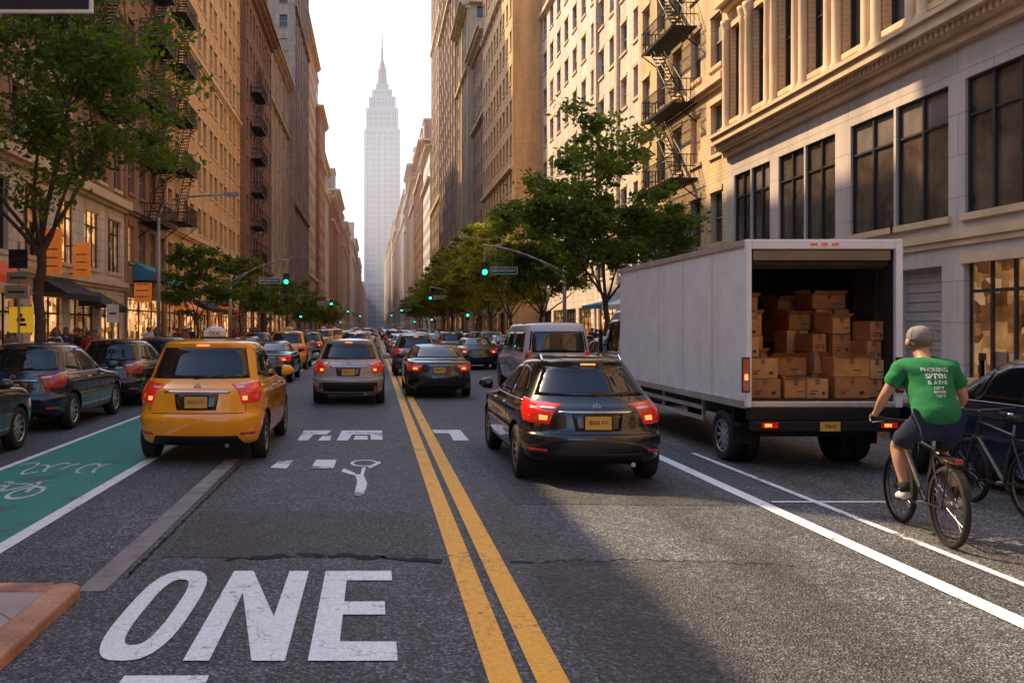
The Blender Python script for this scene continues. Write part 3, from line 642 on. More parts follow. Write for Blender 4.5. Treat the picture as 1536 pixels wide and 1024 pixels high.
def detail_hatch(root,me,L,W,H,bz,lit=True,seamy=(1.35,2.3),rt=.62,wi=.24,clad=False):
    bvh=BVHTree.FromPolygons([v.co for v in me.vertices],[p.vertices[:] for p in me.polygons])
    g1=bz+.05; g2=H-.12; k=H/1.57
    patch(bvh,[(-.76*W,-1,g1+.02),(.76*W,-1,g1+.02),((rt-.02)*W,-1,g2),(-(rt-.02)*W,-1,g2)],(0,1,0),M_cglass,"rear_window",root,16,8)
    patch(bvh,[(-.7*W,L+1,g1+.03),(.7*W,L+1,g1+.03),(rt*W,L+1,g2+.02),(-rt*W,L+1,g2+.02)],(0,-1,0),M_cglass,"windscreen",root,12,8)
    for s in (-1,1):
        X=s*3
        a,b_=seamy
        patch(bvh,[(X,.72,g1+.05),(X,a-.04,g1-.02),(X,a-.06,g2+.01),(X,1.02,g2-.04)],(-s,0,0),M_cglass,"side_window",root,8,6)
        patch(bvh,[(X,a+.02,g1-.03),(X,b_-.03,g1-.03),(X,b_-.1,g2+.01),(X,a+.0,g2+.01)],(-s,0,0),M_cglass,"side_window",root,8,6)
        patch(bvh,[(X,b_+.03,g1-.03),(X,b_+.66,g1-.03),(X,b_+.22,g2-.04),(X,b_-.04,g2+.01)],(-s,0,0),M_cglass,"side_window",root,8,6)
        patch(bvh,[(X,.65,g1-.06),(X,b_+.75,g1-.06),(X,b_+.75,g1-.045),(X,.65,g1-.045)],(-s,0,0),M_chrome,"window_trim",root,20,1)
        for yy in (a,b_,b_+.85):
            patch(bvh,[(X,yy-.006,.34),(X,yy+.006,.34),(X,yy+.006,g1-.08),(X,yy-.006,g1-.08)],(-s,0,0),M_blackp,"door_seam",root,1,8,.0015)
        for yy in (a+.12,b_+.12):
            patch(bvh,[(X,yy,g1-.17),(X,yy+.17,g1-.17),(X,yy+.17,g1-.14),(X,yy,g1-.14)],(-s,0,0),M_chrome,"door_handle",root,3,1,.025)
        patch(bvh,[(X,.55,.27),(X,L-.7,.27),(X,L-.7,.33),(X,.55,.33)],(-s,0,0),M_blackp,"sill_trim",root,20,1,.004)
        taillight(bvh,root,s,W,.765*k,1.01*k,lit,wi)
        patch(bvh,[(s*(W-.3),-1,.42),(s*(W-.12),-1,.42),(s*(W-.12),-1,.455),(s*(W-.3),-1,.455)],(0,1,0),M_redoff,"reflector",root,4,2,.012)
        mirror(root,s,W,b_+.62,g1+.02)
    tz=.41 if not clad else .56
    patch(bvh,[(-(.72 if not clad else .92)*W,-1,.27),((.72 if not clad else .92)*W,-1,.27),((.62 if not clad else .9)*W,-1,tz),(-(.62 if not clad else .9)*W,-1,tz)],(0,1,0),M_blackp,"rear_bumper_trim",root,14,4,.006)
    patch(bvh,[(-.5*W,-1,.90*k),(.5*W,-1,.90*k),(.5*W,-1,.922*k),(-.5*W,-1,.922*k)],(0,1,0),M_chrome,"chrome_strip",root,12,2,.014)
    patch(bvh,[(-.8*W,-1,.645*k),(.8*W,-1,.645*k),(.8*W,-1,.654*k),(-.8*W,-1,.654*k)],(0,1,0),M_blackp,"tailgate_seam",root,14,1,.002)
    patch(bvh,[(-.30*W,-1,.69*k),(.30*W,-1,.69*k),(.34*W,-1,.89*k),(-.34*W,-1,.89*k)],(0,1,0),M_paint,"plate_dark_panel",root,10,4,.003).color=(0.01,.01,.01,1)  # flat near-black panel around the plate, not set back
    for s in (-1,1): patch(bvh,[(s*.74*W,-1,.66*k),(s*.732*W,-1,.66*k),(s*.70*W,-1,bz),(s*.708*W,-1,bz)],(0,1,0),M_blackp,"tailgate_seam",root,1,10,.002)
    h=bvh.ray_cast(Vector((0,-1,.80*k)),Vector((0,1,0))); yb=h[0].y if h[0] else 0
    plate(root,yb-.014,.79*k)
    h=bvh.ray_cast(Vector((0,-1,.975*k)),Vector((0,1,0))); yb=h[0].y
    m=MB(); m.lathe([(-.006,.045),(.006,.045),(.006,.035),(-.006,.035),(-.006,.045)],M_chrome,20,'X'); m.box(-.004,.004,-.004,.004,-.035,.035,M_chrome); m.box(-.004,.004,-.035,.035,-.004,.004,M_chrome); m.obj("badge",root,loc=(0,yb-.012,.975*k),rot=(0,0,R(90)))
    h=bvh.ray_cast(Vector((0,-1,g2+.03)),Vector((0,1,0)))
    m=MB(); m.box(-.09,.09,0,.02,-.01,.01,M_glow if lit else M_redoff); m.obj("brake_light",root,loc=(0,(h[0].y if h[0] else .4)-.012,g2+.035))
    m=MB(); m.path([(0,0,0),(.18,-.02,.02),(.42,-.005,.06)],.008,M_blackp,5); m.obj("wiper",root,loc=(-.05,.19,g1+.02))
    return bvh
def hatch(H=1.57,W=.90,L=4.3,name="car",lit=True,rails=False,rim=None,wide=0.0,wi=.24,clad=False,**k):
    q=wide
    lv=[(.24,.3,L-.25,.78),(.27,.14,L-.1,.85),(.34,.05,L-.02,.88),(.47,.01,L,.9),(.58,.0,L,.912),(.635,.012,L-.01,.912),(.66,.07,L-.02,.898),(.80,.085,L-.1,.905),(.89,.10,L-.22,.905),(.94,.12,L-.6,.89),(.985,.17,L-1.0,.87),(1.02,.24,L-1.22,.84),(1.25,.43,L-1.6,.73+q*.6),(1.42,.59,L-1.9,.65+q),(1.485,.58,L-2.06,.605+q),(1.53,.55,L-2.2,.555+q),(1.56,.68,L-2.4,.45+q),(1.575,.98,L-2.55,.26+q)]
    lv=[(z if z<.3 else .3+(z-.3)*(H-.3)/1.27,a,b_,w*W/.905) for z,a,b_,w in lv]
    root=mk(name,None,**k)
    me=cutbody(cage(lv),(.84,L-.85),.34,W)
    mk("body",me,root)
    bz=.3+(1.02-.3)*(H-.3)/1.27
    detail_hatch(root,me,L,W,H,bz,lit,(1.45,2.25),.59+q,wi,clad)
    add_wheels(root,(.84,L-.85),W,.335,1,rim)
    m=MB(); m.box(-.6,.6,.25,.7,.3,.36,M_blackp); m.cyl((.42,.1,.27),(.42,.5,.27),.03,.03,M_chrome,10); m.obj("exhaust",root)
    if rails:
        for s in (-1,1):
            x=s*(.50+q); m=MB(); m.path([(x,.9,H-.05),(x,1.02,H+.012),(x,2.0,H+.012),(x,2.12,H-.05)],.016,M_chrome,8); m.obj("roof_rail",root)
    return root
def sedan(H=1.43,W=.9,L=4.6,name="car",lit=True,**k):
    lv=[(.22,.3,L-.25,.78),(.25,.12,L-.1,.86),(.34,.03,L,.885),(.47,.0,L,.9),(.60,.0,L,.905),(.66,.03,L-.02,.9),(.82,.06,L-.1,.905),(.92,.08,L-.25,.89),(.965,.12,L-.6,.87),(.99,.3,L-1.1,.85),(1.01,.62,L-1.35,.825),(1.04,.78,L-1.45,.8),(1.2,1.05,L-1.75,.72),(1.32,1.32,L-2.02,.655),(1.38,1.5,L-2.2,.6),(1.41,1.7,L-2.35,.5),(1.42,1.95,L-2.5,.3)]
    lv=[(z*H/1.42,a,b_,w*W/.905) for z,a,b_,w in lv]
    root=mk(name,None,**k); me=cutbody(cage(lv),(.95,L-.9),.33,W); mk("body",me,root)
    bvh=BVHTree.FromPolygons([v.co for v in me.vertices],[p.vertices[:] for p in me.polygons])
    g1=1.06;g2=H-.09
    patch(bvh,[(-.7*W,-1,g1),(.7*W,-1,g1),(.56*W,-1,g2),(-.56*W,-1,g2)],(0,1,0),M_cglass,"rear_window",root,14,8)
    patch(bvh,[(-.66*W,L+1,g1),(.66*W,L+1,g1),(.56*W,L+1,g2),(-.56*W,L+1,g2)],(0,-1,0),M_cglass,"windscreen",root,12,8)
    for s in (-1,1):
        X=s*3
        for c_ in ([(1.28,g1-.02),(2.02,g1-.02),(2.0,g2),(1.6,g2-.02)],[(2.08,g1-.02),(3.0,g1-.02),(2.5,g2-.02),(2.06,g2)]):
            patch(bvh,[(X,a,b_) for a,b_ in c_],(-s,0,0),M_cglass,"side_window",root,8,6)
        for yy in (1.3,2.05,3.1): patch(bvh,[(X,yy-.006,.32),(X,yy+.006,.32),(X,yy+.006,g1-.08),(X,yy-.006,g1-.08)],(-s,0,0),M_blackp,"door_seam",root,1,8,.0015)
        for yy in (1.4,2.15): patch(bvh,[(X,yy,.88),(X,yy+.17,.88),(X,yy+.17,.91),(X,yy,.91)],(-s,0,0),M_chrome,"door_handle",root,3,1,.025)
        taillight(bvh,root,s,W,.72,.90,lit,.34)
        mirror(root,s,W,2.95,g1)
        patch(bvh,[(X,L-.55,.62),(X,L-.12,.6),(X,L-.12,.72),(X,L-.5,.76)],(-s,0,0),M_clear,"headlight",root,5,3,.006)
    patch(bvh,[(-.7*W,-1,.26),(.7*W,-1,.26),(.62*W,-1,.38),(-.62*W,-1,.38)],(0,1,0),M_blackp,"rear_bumper_trim",root,14,4,.006)
    patch(bvh,[(-.4*W,-1,.87),(.4*W,-1,.87),(.4*W,-1,.885),(-.4*W,-1,.885)],(0,1,0),M_chrome,"chrome_strip",root,10,2,.012)
    plate(root,.03,.76); add_wheels(root,(.95,L-.9),W,.33,.98)
    return root
def van(name="van",**k):
    H,W,L=2.03,.97,5.6
    lv=[(.28,.2,L-.2,.85),(.34,.03,L,.93),(.5,0,L,.95),(.7,.0,L-.02,.96),(.95,.03,L-.2,.965),(1.08,.04,L-.75,.955),(1.15,.05,L-.95,.945),(1.5,.1,L-1.3,.9),(1.8,.16,L-1.65,.85),(1.94,.2,L-1.9,.81),(2.0,.27,L-2.05,.74),(2.03,.5,L-2.2,.5)]
    root=mk(name,None,**k); me=cutbody(cage(lv,.14,.35,.04),(1.0,L-.95),.36,W); mk("body",me,root)
    bvh=BVHTree.FromPolygons([v.co for v in me.vertices],[p.vertices[:] for p in me.polygons])
    patch(bvh,[(-.8,-1,1.2),(.8,-1,1.2),(.72,-1,1.78),(-.72,-1,1.78)],(0,1,0),M_cglass,"rear_window",root,14,8)
    for s in (-1,1):
        for a,b_ in ((.4,1.9),(2.0,3.1),(3.2,4.1)):
            patch(bvh,[(s*3,a,1.2),(s*3,b_,1.2),(s*3,b_-.05-(.45 if a>3 else 0),1.75),(s*3,a+.05,1.75)],(-s,0,0),M_cglass,"side_window",root,8,6)
        patch(bvh,[(s*(W-.14+.75),-.75,.8),(s*(W+.04+.75),-.68,.8),(s*(W+.02+.75),-.68,1.25),(s*(W-.14+.75),-.75,1.25)],(-s,1,0),M_red,"tail_light",root,4,8,.008)
        for yy in (1.95,3.15): patch(bvh,[(s*3,yy-.006,.4),(s*3,yy+.006,.4),(s*3,yy+.006,1.15),(s*3,yy-.006,1.15)],(-s,0,0),M_blackp,"door_seam",root,1,8,.0015)
    plate(root,-.01,.75); add_wheels(root,(1.0,L-.95),W,.35,1.05)
    return root
def copy_thing(root,loc,rz=0,color=None,label=None,group=None,skip=()):
    o=root.copy(); COL.objects.link(o); o.location=loc; o.rotation_euler=(0,0,rz)
    if label: o["label"]=label
    if group: o["group"]=group
    for ch in list(root.children):
        if ch.name.split('.')[0] in skip: continue
        c=ch.copy(); COL.objects.link(c); c.parent=o
        if color and c.data and c.type=='MESH' and not c.name.startswith("plate"): c.color=color
        for g in ch.children:
            d=g.copy(); COL.objects.link(d); d.parent=c
    return o
def setcol(root,col):
    for c in root.children:
        if not c.name.startswith("plate"): c.color=col
YEL=(.97,.40,.004,1); BLK=(.006,.006,.007,1); NVY=(.010,.018,.042,1)
taxi=hatch(1.72,.9,4.35,"taxi",wide=.075,wi=.16,label="yellow taxi with roof sign and lit tail lights driving away",cat="taxi"); setcol(taxi,YEL); taxi.location=(-2.45,11.8,0)
m=MB(); m.box(-.20,.20,-.08,.08,0,.03,M_blackp); m.box(-.17,.17,-.06,.06,.03,.13,M_clear); o=m.obj("taxi_roof_sign",taxi,bevel=.03,loc=(0,1.5,1.715))
m=MB(); m.lathe([(.0,.17),(.03,.16),(.06,.11),(.075,.0)],M_clear,16,'Z',(0,0,.12)); q=m.obj("sign_top",o,smooth=True); q.scale=(.9,.4,1)
mk("sign_lettering",textmesh("TAXI",.08,M_platetxt),o,(0,-.064,.08),(R(90),0,0))
blk=hatch(1.52,.89,4.3,"car",rails=True,wi=.25,label="glossy black hatchback car with lit tail lights driving away",cat="car"); setcol(blk,BLK); blk.location=(2.64,10.15,0)
suv=hatch(1.60,.9,4.3,"car",wide=.04,wi=.2,rails=True,rim=RIM,clad=True,label="beige silver sport utility car with tail lights on",cat="car",group="cars in the traffic"); setcol(suv,(.40,.33,.27,1)); suv.location=(-.64,20.9,0)
sed=sedan(1.43,.9,4.6,"car",label="black saloon car with tail lights on",cat="car",group="cars in the traffic"); setcol(sed,BLK); sed.location=(1.72,22.8,0)
vn=van(label="white van with dark windows driving beside the parked truck",cat="van"); setcol(vn,(.66,.65,.64,1)); vn.location=(4.98,23.4,0)
psuv=hatch(1.6,.9,4.3,"parked_car",wide=.03,lit=False,label="dark blue sport utility car parked along the kerb",cat="car",group="cars parked along the kerb"); setcol(psuv,NVY); psuv.location=(-6.5,15.4,0)
psed=sedan(1.45,.9,4.6,"parked_car",lit=False,label="black saloon car parked along the kerb",cat="car",group="cars parked along the kerb"); setcol(psed,(.010,.013,.013,1)); psed.location=(-6.4,9.8,0)
G1="cars parked along the kerb"; G2="cars in the traffic"
NM={"black":BLK,"dark blue":NVY,"grey":(.12,.12,.125,1),"white":(.6,.6,.58,1),"silver":(.38,.38,.39,1),"dark red":(.14,.018,.014,1)}
def add(proto,x,y,cn,grp,rz=0,far=False):
    kind={psuv:"sport utility car",psed:"saloon car",suv:"sport utility car",sed:"saloon car",taxi:"taxi",vn:"van"}[proto]
    c=NM[cn] if cn in NM else YEL
    if proto is taxi: cn="yellow"; c=YEL
    st="parked along the kerb" if grp==G1 else "driving away in the traffic"
    skip=("door_handle","badge","wiper","reflector","exhaust","sill_trim","window_trim","chrome_strip","tailgate_seam","door_seam","plate_dark_panel") if far else ()
    return copy_thing(proto,(x,y,0),rz,c,f"{cn} {kind} {st}" if proto is not taxi else "yellow taxi driving away in the traffic",grp,skip)
add(psuv,-6.4,20.3,"black",G1); add(psuv,7.86,7.9,"dark blue",G1,0)
rnd=random.Random(3); y=25.5
cols=["black","dark blue","grey","black","white","silver","black","dark red"]
while y<150: add(rnd.choice([psuv,psed]),-6.6+rnd.uniform(-.1,.1),y,rnd.choice(cols),G1,0,y>40); y+=rnd.uniform(5,6.5)
y=20.6
while y<150: add(rnd.choice([psuv,psed]),7.5+rnd.uniform(-.1,.1),y,rnd.choice(cols),G1,0,y>40); y+=rnd.uniform(5,6.5)
for x,p,y,c in ((-.9,sed,31.5,"black"),(-3.7,sed,29,"black"),(-3.9,taxi,38,"yellow"),(1.6,suv,33,"grey"),(-1.0,suv,44,"black"),(1.9,suv,42,"white"),(4.6,sed,38,"black"),(-3.8,suv,49,"black"),(1.8,sed,52,"silver"),(4.6,suv,50,"grey")):
    add(p,x,y,c,G2,0,y>33)
for ln in (-3.8,-.9,1.9,4.7):
    y=60+rnd.uniform(0,6)
    while y<210: add(rnd.choice([suv,sed,sed,sed,taxi,suv]) if rnd.random()<.7 else sed,ln+rnd.uniform(-.2,.2),y,rnd.choice(cols),G2,0,True); y+=rnd.uniform(11,19)
# ------------------------------------------------------------ box truck
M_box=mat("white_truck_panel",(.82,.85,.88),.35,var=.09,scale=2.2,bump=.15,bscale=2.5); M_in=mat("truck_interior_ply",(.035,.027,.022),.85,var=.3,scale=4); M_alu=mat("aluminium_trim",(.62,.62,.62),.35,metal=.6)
T=mk("box_truck",None,None,(4.9,11.4,0),label="white box truck parked with open back full of cartons",cat="truck")
w,Lb,z0,z1=2.02,5.9,.86,3.02; t=.05
m=MB(); m.box(0,t,.05,Lb,z0,z1,M_box); m.box(w-t,w,.05,Lb,z0,z1,M_box); m.box(t,w-t,.05,Lb,z1-t,z1-.002,M_box); m.box(t,w-t,Lb-t,Lb-.002,z0,z1-t,M_box)
m.obj("cargo_box",T)
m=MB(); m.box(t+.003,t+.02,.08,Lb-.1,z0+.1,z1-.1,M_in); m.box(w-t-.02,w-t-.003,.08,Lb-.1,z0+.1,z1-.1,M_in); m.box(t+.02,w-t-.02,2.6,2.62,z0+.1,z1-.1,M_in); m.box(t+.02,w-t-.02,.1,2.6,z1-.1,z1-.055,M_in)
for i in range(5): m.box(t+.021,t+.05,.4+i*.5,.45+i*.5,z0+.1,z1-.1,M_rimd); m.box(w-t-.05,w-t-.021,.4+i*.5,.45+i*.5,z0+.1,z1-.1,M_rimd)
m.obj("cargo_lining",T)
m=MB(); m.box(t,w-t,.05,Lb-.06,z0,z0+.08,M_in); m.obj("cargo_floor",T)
m=MB(); m.box(-.02,.055,-.02,.05,z0-.02,z1+.03,M_box); m.box(w-.075,w+.02,-.02,.05,z0-.02,z1+.03,M_box); m.box(.055,w-.075,-.018,.048,z1-.10,z1+.028,M_box); m.box(.055,w-.075,-.015,.048,z0-.018,z0+.06,M_alu); m.obj("rear_frame",T,bevel=.012)
m=MB(); m.box(-.025,.02,.05,Lb+.02,z1-.05,z1+.03,M_alu); m.box(w-.02,w+.025,.05,Lb+.02,z1-.05,z1+.03,M_alu); m.box(-.015,.01,.05,Lb,z0-.04,z0+.06,M_alu)
for i in range(1,5): m.box(-.004,.0-.0005,i*1.18,i*1.18+.012,z0+.06,z1-.05,M_alu)
for i in range(18):
    for zz in (z1-.07,z0+.08): m.cyl((-.001,.15+i*.33,zz),(-.01,.15+i*.33,zz),.012,.01,M_alu,6)
m.obj("edge_rail",T)
m=MB(); m.box(.1,w-.1,.05,.13,z1-.24,z1-.11,M_rimd); m.cyl((.1,.2,z1-.25),(w-.1,.2,z1-.25),.1,.1,M_in,12); m.obj("roller_door",T)
m=MB(); m.box(.15,1.0,.0,.14,.60,.8,M_blackp) ; m.box(.03,w-.03,-.16,.02,.54,.67,M_blackp); m.box(.02,w-.02,-.03,.1,.67,.84,M_blackp)
for x in (.5,1.45): m.box(x-.05,x+.05,.1,Lb+1,.55,.84,M_blackp)
m.box(.0,w,.3,.42,.55,.6,M_blackp); m.box(.3,w-.3,.3,.5,.42,.56,M_blackp); m.obj("rear_bumper",T,bevel=.01)
for x in (-.075,w-.075):
    m=MB(); m.box(x,x+.085,-.05,-.021,1.06,1.48,M_redoff); m.box(x-.008,x+.093,-.045,-.022,1.04,1.5,M_blackp); m.box(x+.02,x+.065,-.054,-.0505,1.2,1.28,M_glow); m.obj("tail_light",T)
for x in (.12,w-.35):
    m=MB(); m.box(x,x+.2,-.185,-.161,.59,.66,M_red); m.box(x+.03,x+.12,-.19,-.186,.605,.645,M_glow); m.obj("rear_light",T)
m=MB()
for x in (w/2-.14,w/2,w/2+.14): m.box(x-.04,x+.04,-.035,-.019,z1-.05,z1-.02,M_red)
m.obj("clearance_light",T)
m=MB(); m.box(-.13,.13,-.01,0,-.06,.06,M_plate); pl=m.obj("number_plate",T,loc=(1.0,-.17,.61)); mk("plate_lettering",textmesh("74H2",.07,M_platetxt),pl,(0,-.013,0),(R(90),0,0))
for sx in (0,1):
    for k in (0,1):
        wh=mk("wheel",None,T,((.13+k*.22) if sx==0 else w-.13-k*.22,.95,.36),(0,0,math.pi if sx==0 else 0)); wh.scale=(.95,1.08,1.08); mk("tyre",TYRE,wh); mk("rim",RIM,wh)
for sx in (0,1):
    wh=mk("wheel",None,T,(.2 if sx==0 else w-.2,6.7,.36),(0,0,math.pi if sx==0 else 0)); wh.scale=(.95,1.08,1.08); mk("tyre",TYRE,wh); mk("rim",RIM,wh)
for x0_,x1_ in ((.02,.36),(w-.36,w-.02)):
    m=MB(); m.box(x0_,x1_,.5,.53,.3,.85,M_blackp); m.obj("mud_guard",T)
m=MB(); m.box(.02,.06,1.6,5.6,.5,.56,M_alu); m.box(.02,.06,1.6,5.6,.66,.72,M_alu); 
for yy in (1.7,3.5,5.4): m.box(.061,.1,yy,yy+.05,.48,.86,M_alu)
m.obj("side_guard",T)
lv=[(.4,0,1.95,.88),(.5,0,2.05,.95),(.95,0,2.05,.97),(1.25,0,2.0,.97),(1.4,0,1.85,.96),(2.1,0,1.45,.9),(2.25,.02,1.3,.84),(2.3,.1,1.1,.7)]
cg=cage(lv,.06,.3,.01); me=cg.mesh("cab",True); o=mk("cab",me,None); s_=o.modifiers.new("s","SUBSURF"); s_.levels=2; mm=evalmesh(o); o=mk("cab",mm,T,(w/2,6.0,0)); o.color=(.3,.3,.32,1)
bv=BVHTree.FromPolygons([v.co for v in mm.vertices],[p.vertices[:] for p in mm.polygons])
for s in (-1,1):
    q=patch(bv,[(s*3,.3,1.4),(s*3,1.3,1.4),(s*3,1.05,2.05),(s*3,.3,2.05)],(-s,0,0),M_cglass,"side_window",T,6,6); q.location=(w/2,6,0)
    m=MB(); m.box(s*1.02+w/2-.03,s*1.02+w/2+.03,7.3,7.42,1.35,1.85,M_blackp); m.box(min(s*.9,s*1.02)+w/2,max(s*.9,s*1.02)+w/2,7.35,7.37,1.5,1.53,M_blackp); m.obj("wing_mirror",T)
M_cart=[mat("cardboard%s"%a,c_,.85,var=.25,scale=5) for a,c_ in (("",(.56,.27,.09)),("_pale",(.64,.35,.14)),("_dark",(.40,.18,.06)))]
M_tape=mat("parcel_tape",(.22,.11,.045),.3); M_cprint=mat("carton_print",(.06,.03,.02),.6)
def carton(x0,x1,y,z,h,d=.4,k=0,top=False):
    x0+=4.9; x1+=4.9; y+=11.4
    w_=x1-x0; m=MB(); mt=M_cart[k%3]
    m.box(-w_/2,w_/2,0,d,0,h,mt)
    o=m.obj("cardboard_box",bevel=.012,loc=((x0+x1)/2,y,z),rot=(0,0,R(random.uniform(-6,6))),label="brown cardboard carton stacked in the open truck",cat="box",group="cartons in the truck")
    a=MB(); a.box(-.025,.025,-.003,-.0005,h*.7,h+.002,M_tape); a.box(-.025,.025,-.002,d,h+.0005,h+.003,M_tape); a.obj("tape",o)
    a=MB(); 
    if k%2: a.box(-w_*.34,-w_*.34+.07,-.003,-.0005,h*.22,h*.28,M_cprint); a.box(-w_*.34,-w_*.34+.11,-.003,-.0005,h*.36,h*.40,M_cprint); a.box(w_*.2,w_*.34,-.003,-.0005,h*.2,h*.36,M_cprint)
    else:  a.box(w_*.05,w_*.05+.09,-.003,-.0005,h*.35,h*.40,M_cprint); a.box(w_*.24,w_*.34,-.003,-.0005,h*.15,h*.28,M_flight)
    a.obj("carton_print",o)
    if top and k%2==0:
        a=MB(); a.poly([(-w_/2,0.004,h+.004),(w_/2,.004,h+.004),(w_/2,-.09,h+.06),(-w_/2,-.09,h+.06)],mt); a.poly([(-w_/2,0,h+.004),(-w_/2,d,h+.004),(-w_/2-.05,d,h+.08),(-w_/2-.05,0,h+.08)],mt); a.obj("flap",o)
zf=z0+.085
def stack(x0,x1,y,hs,d=.42):
    z=zf
    for i,h in enumerate(hs):
        j=random.uniform(-.03,.03); carton(max(x0+j,.085),min(x1+j,1.94),y+random.uniform(0,.06),z,h,d,random.randint(0,5),i==len(hs)-1); z+=h+.003
stack(.09,.5,.12,(.26,.27)); stack(.55,.85,.15,(.24,)); stack(.57,1.08,.58,(.27,.26,)); stack(1.22,1.68,.12,(.28,.25)); stack(.89,1.17,.15,(.26,)); 
stack(.09,.40,.58,(.27,.26,.28,.24,.30)); stack(.45,.54,.6,(.3,.3)); stack(.43,.70,1.02,(.27,.28,.28,.3)); stack(.1,.38,1.04,(.3,.3,.28,.3,.28),.5);
stack(1.05,1.36,1.05,(.3,.3,.3,.22)); stack(1.42,1.68,.58,(.28,.27,.30,.22)); stack(1.42,1.9,1.05,(.3,.3,.3,.3,.2),.5); stack(1.18,1.38,.58,(.3,.3,.25)); stack(1.73,1.93,.2,(.25,.26,.25,.26)); stack(.2,.75,1.6,(.35,.35,.35,.3),.5); stack(1.15,1.8,1.62,(.35,.35,.35,.3),.5); stack(.76,1.0,1.1,(.3,.2),.4)
# ------------------------------------------------------------ people
def skin(name,V,E_,root=0,sub=2,mats=None,smooth=0):
    me=bpy.data.meshes.new(name); me.from_pydata([v[0] for v in V],E_,[]); o=mk(name,me)
    sk=o.modifiers.new("sk","SKIN"); sk.use_smooth_shade=True
    d=me.skin_vertices[0].data
    for i,v in enumerate(V):
        r=v[1]; d[i].radius=(r,r) if not isinstance(r,tuple) else r
        d[i].use_root=(i==root)
    s=o.modifiers.new("s","SUBSURF"); s.levels=sub; s.render_levels=sub
    if smooth:
        q=o.modifiers.new("sm","SMOOTH"); q.factor=.5; q.iterations=smooth
    mm=evalmesh(o); mm.name=name; mm.materials.clear()
    for m_ in (mats or [M_skin]): mm.materials.append(m_)
    for p in mm.polygons: p.use_smooth=True
    return mm
def figure(J,loc,rz,shirt,pants,label,cat="person",cap=None,shoe=(.3,.3,.32,1),long=True,group=None,sleeve=.68):
    root=mk("person",None,None,loc,(0,0,rz),label=label,cat=cat,group=group)
    g=lambda n:Vector(J[n])
    V=[];E_=[]
    def av(p,r): V.append((tuple(p),r)); return len(V)-1
    pel=av(g('pelvis'),.115); wst=av(g('pelvis').lerp(g('chest'),.45),.11); ch=av(g('chest'),.135); nk=av(g('neck'),.064)
    h0=g('head'); fwd=Vector(J.get('face',(0,1,0))); up=(g('head')-g('neck')).normalized()
    hj=av(h0-up*.065+fwd*.02,.07); hm=av(h0+up*.0,.092); ht=av(h0+up*.085,.078)
    E_+=[(pel,wst),(wst,ch),(ch,nk),(nk,hj),(hj,hm),(hm,ht)]
    for s in ('l','r'):
        sh=av(g(s+'sho'),.066); bi=av(g(s+'sho').lerp(g(s+'elb'),.55),.056); el=av(g(s+'elb'),.046); fa=av(g(s+'elb').lerp(g(s+'wri'),.3),.048); wr=av(g(s+'wri'),.029)
        E_+=[(ch,sh),(sh,bi),(bi,el),(el,fa),(fa,wr)]
        d=(g(s+'wri')-g(s+'elb')).normalized(); hd=Vector(J.get(s+'hand',tuple(d))).normalized(); pm=av(g(s+'wri')+hd*.06,.03); E_.append((wr,pm))
        hip=av(g(s+'hip'),.095); th=av(g(s+'hip').lerp(g(s+'kne'),.5),.082); kn=av(g(s+'kne'),.058); cf=av(g(s+'kne').lerp(g(s+'ank'),.32)-Vector((0,.015,0)),.067); lw=av(g(s+'kne').lerp(g(s+'ank'),.72),.046); an=av(g(s+'ank'),.036)
        tf_=Vector(J.get(s+'foot',(0,1,-.15))).normalized(); he=av(g(s+'ank')+Vector((0,0,-.05))-tf_*.02,.036); to_=av(g(s+'ank')+Vector((0,0,-.05))+tf_*.15,.03)
        E_+=[(pel,hip),(hip,th),(th,kn),(kn,cf),(cf,lw),(lw,an),(an,he),(he,to_)]
    mk("body",skin("body",V,E_,pel,2),root)
    for s in ('l','r'):
        d=Vector(J.get(s+'hand',tuple((g(s+'wri')-g(s+'elb')).normalized()))).normalized(); base=g(s+'wri')+d*.075
        side=Vector((1,0,0)) if abs(d.x)<.7 else Vector((0,1,0)); side=(side-d*side.dot(d)).normalized(); cur=Vector(J.get('curl',(0,0,-1)))
        V2=[];E2=[]
        for i,(o_,l) in enumerate(((-.026,.055),(-.009,.066),(.009,.062),(.026,.048))):
            p0=base+side*o_-d*.02; a=len(V2)
            V2+= [(tuple(p0),.0095),(tuple(p0+d*l*.6),.009),(tuple(p0+d*l*.85+cur*l*.5),.0085),(tuple(p0+d*l*.5+cur*l*.95),.0075)]
            E2+=[(a,a+1),(a+1,a+2),(a+2,a+3)]
        a=len(V2); sg=-1 if s=='r' else 1; V2+=[(tuple(base-d*.05+side*sg*.02),.011),(tuple(base-d*.02+side*sg*.05+cur*.01),.01),(tuple(base+side*sg*.045+cur*.035),.0085)]; E2+=[(a,a+1),(a+1,a+2)]
        mk("fingers",skin("hand_fingers",V2,E2,0,1),root)
    def clothing(name,chains,col,sub=2,sm=0):
        V3=[];E3=[];idx={}
        for chn in chains:
            prev=None
            for key,p,r in chn:
                if key in idx: i=idx[key]
                else: i=len(V3); V3.append((tuple(p),r)); idx[key]=i
                if prev is not None and prev!=i: E3.append((prev,i))
                prev=i
        me=skin(name,V3,E3,0,sub,[M_cloth],sm)
        if not long:
            for v in me.vertices:
                p=v.co; v.co=p+v.normal*(.012*nz.noise(p*7)+.008*nz.noise(Vector((p.x*5+p.z*4,p.y*6,p.z*18))))
        o=mk(name,me,root); o.color=col; return o
    P=g('pelvis');C=g('chest'); ax=(C-P).normalized()
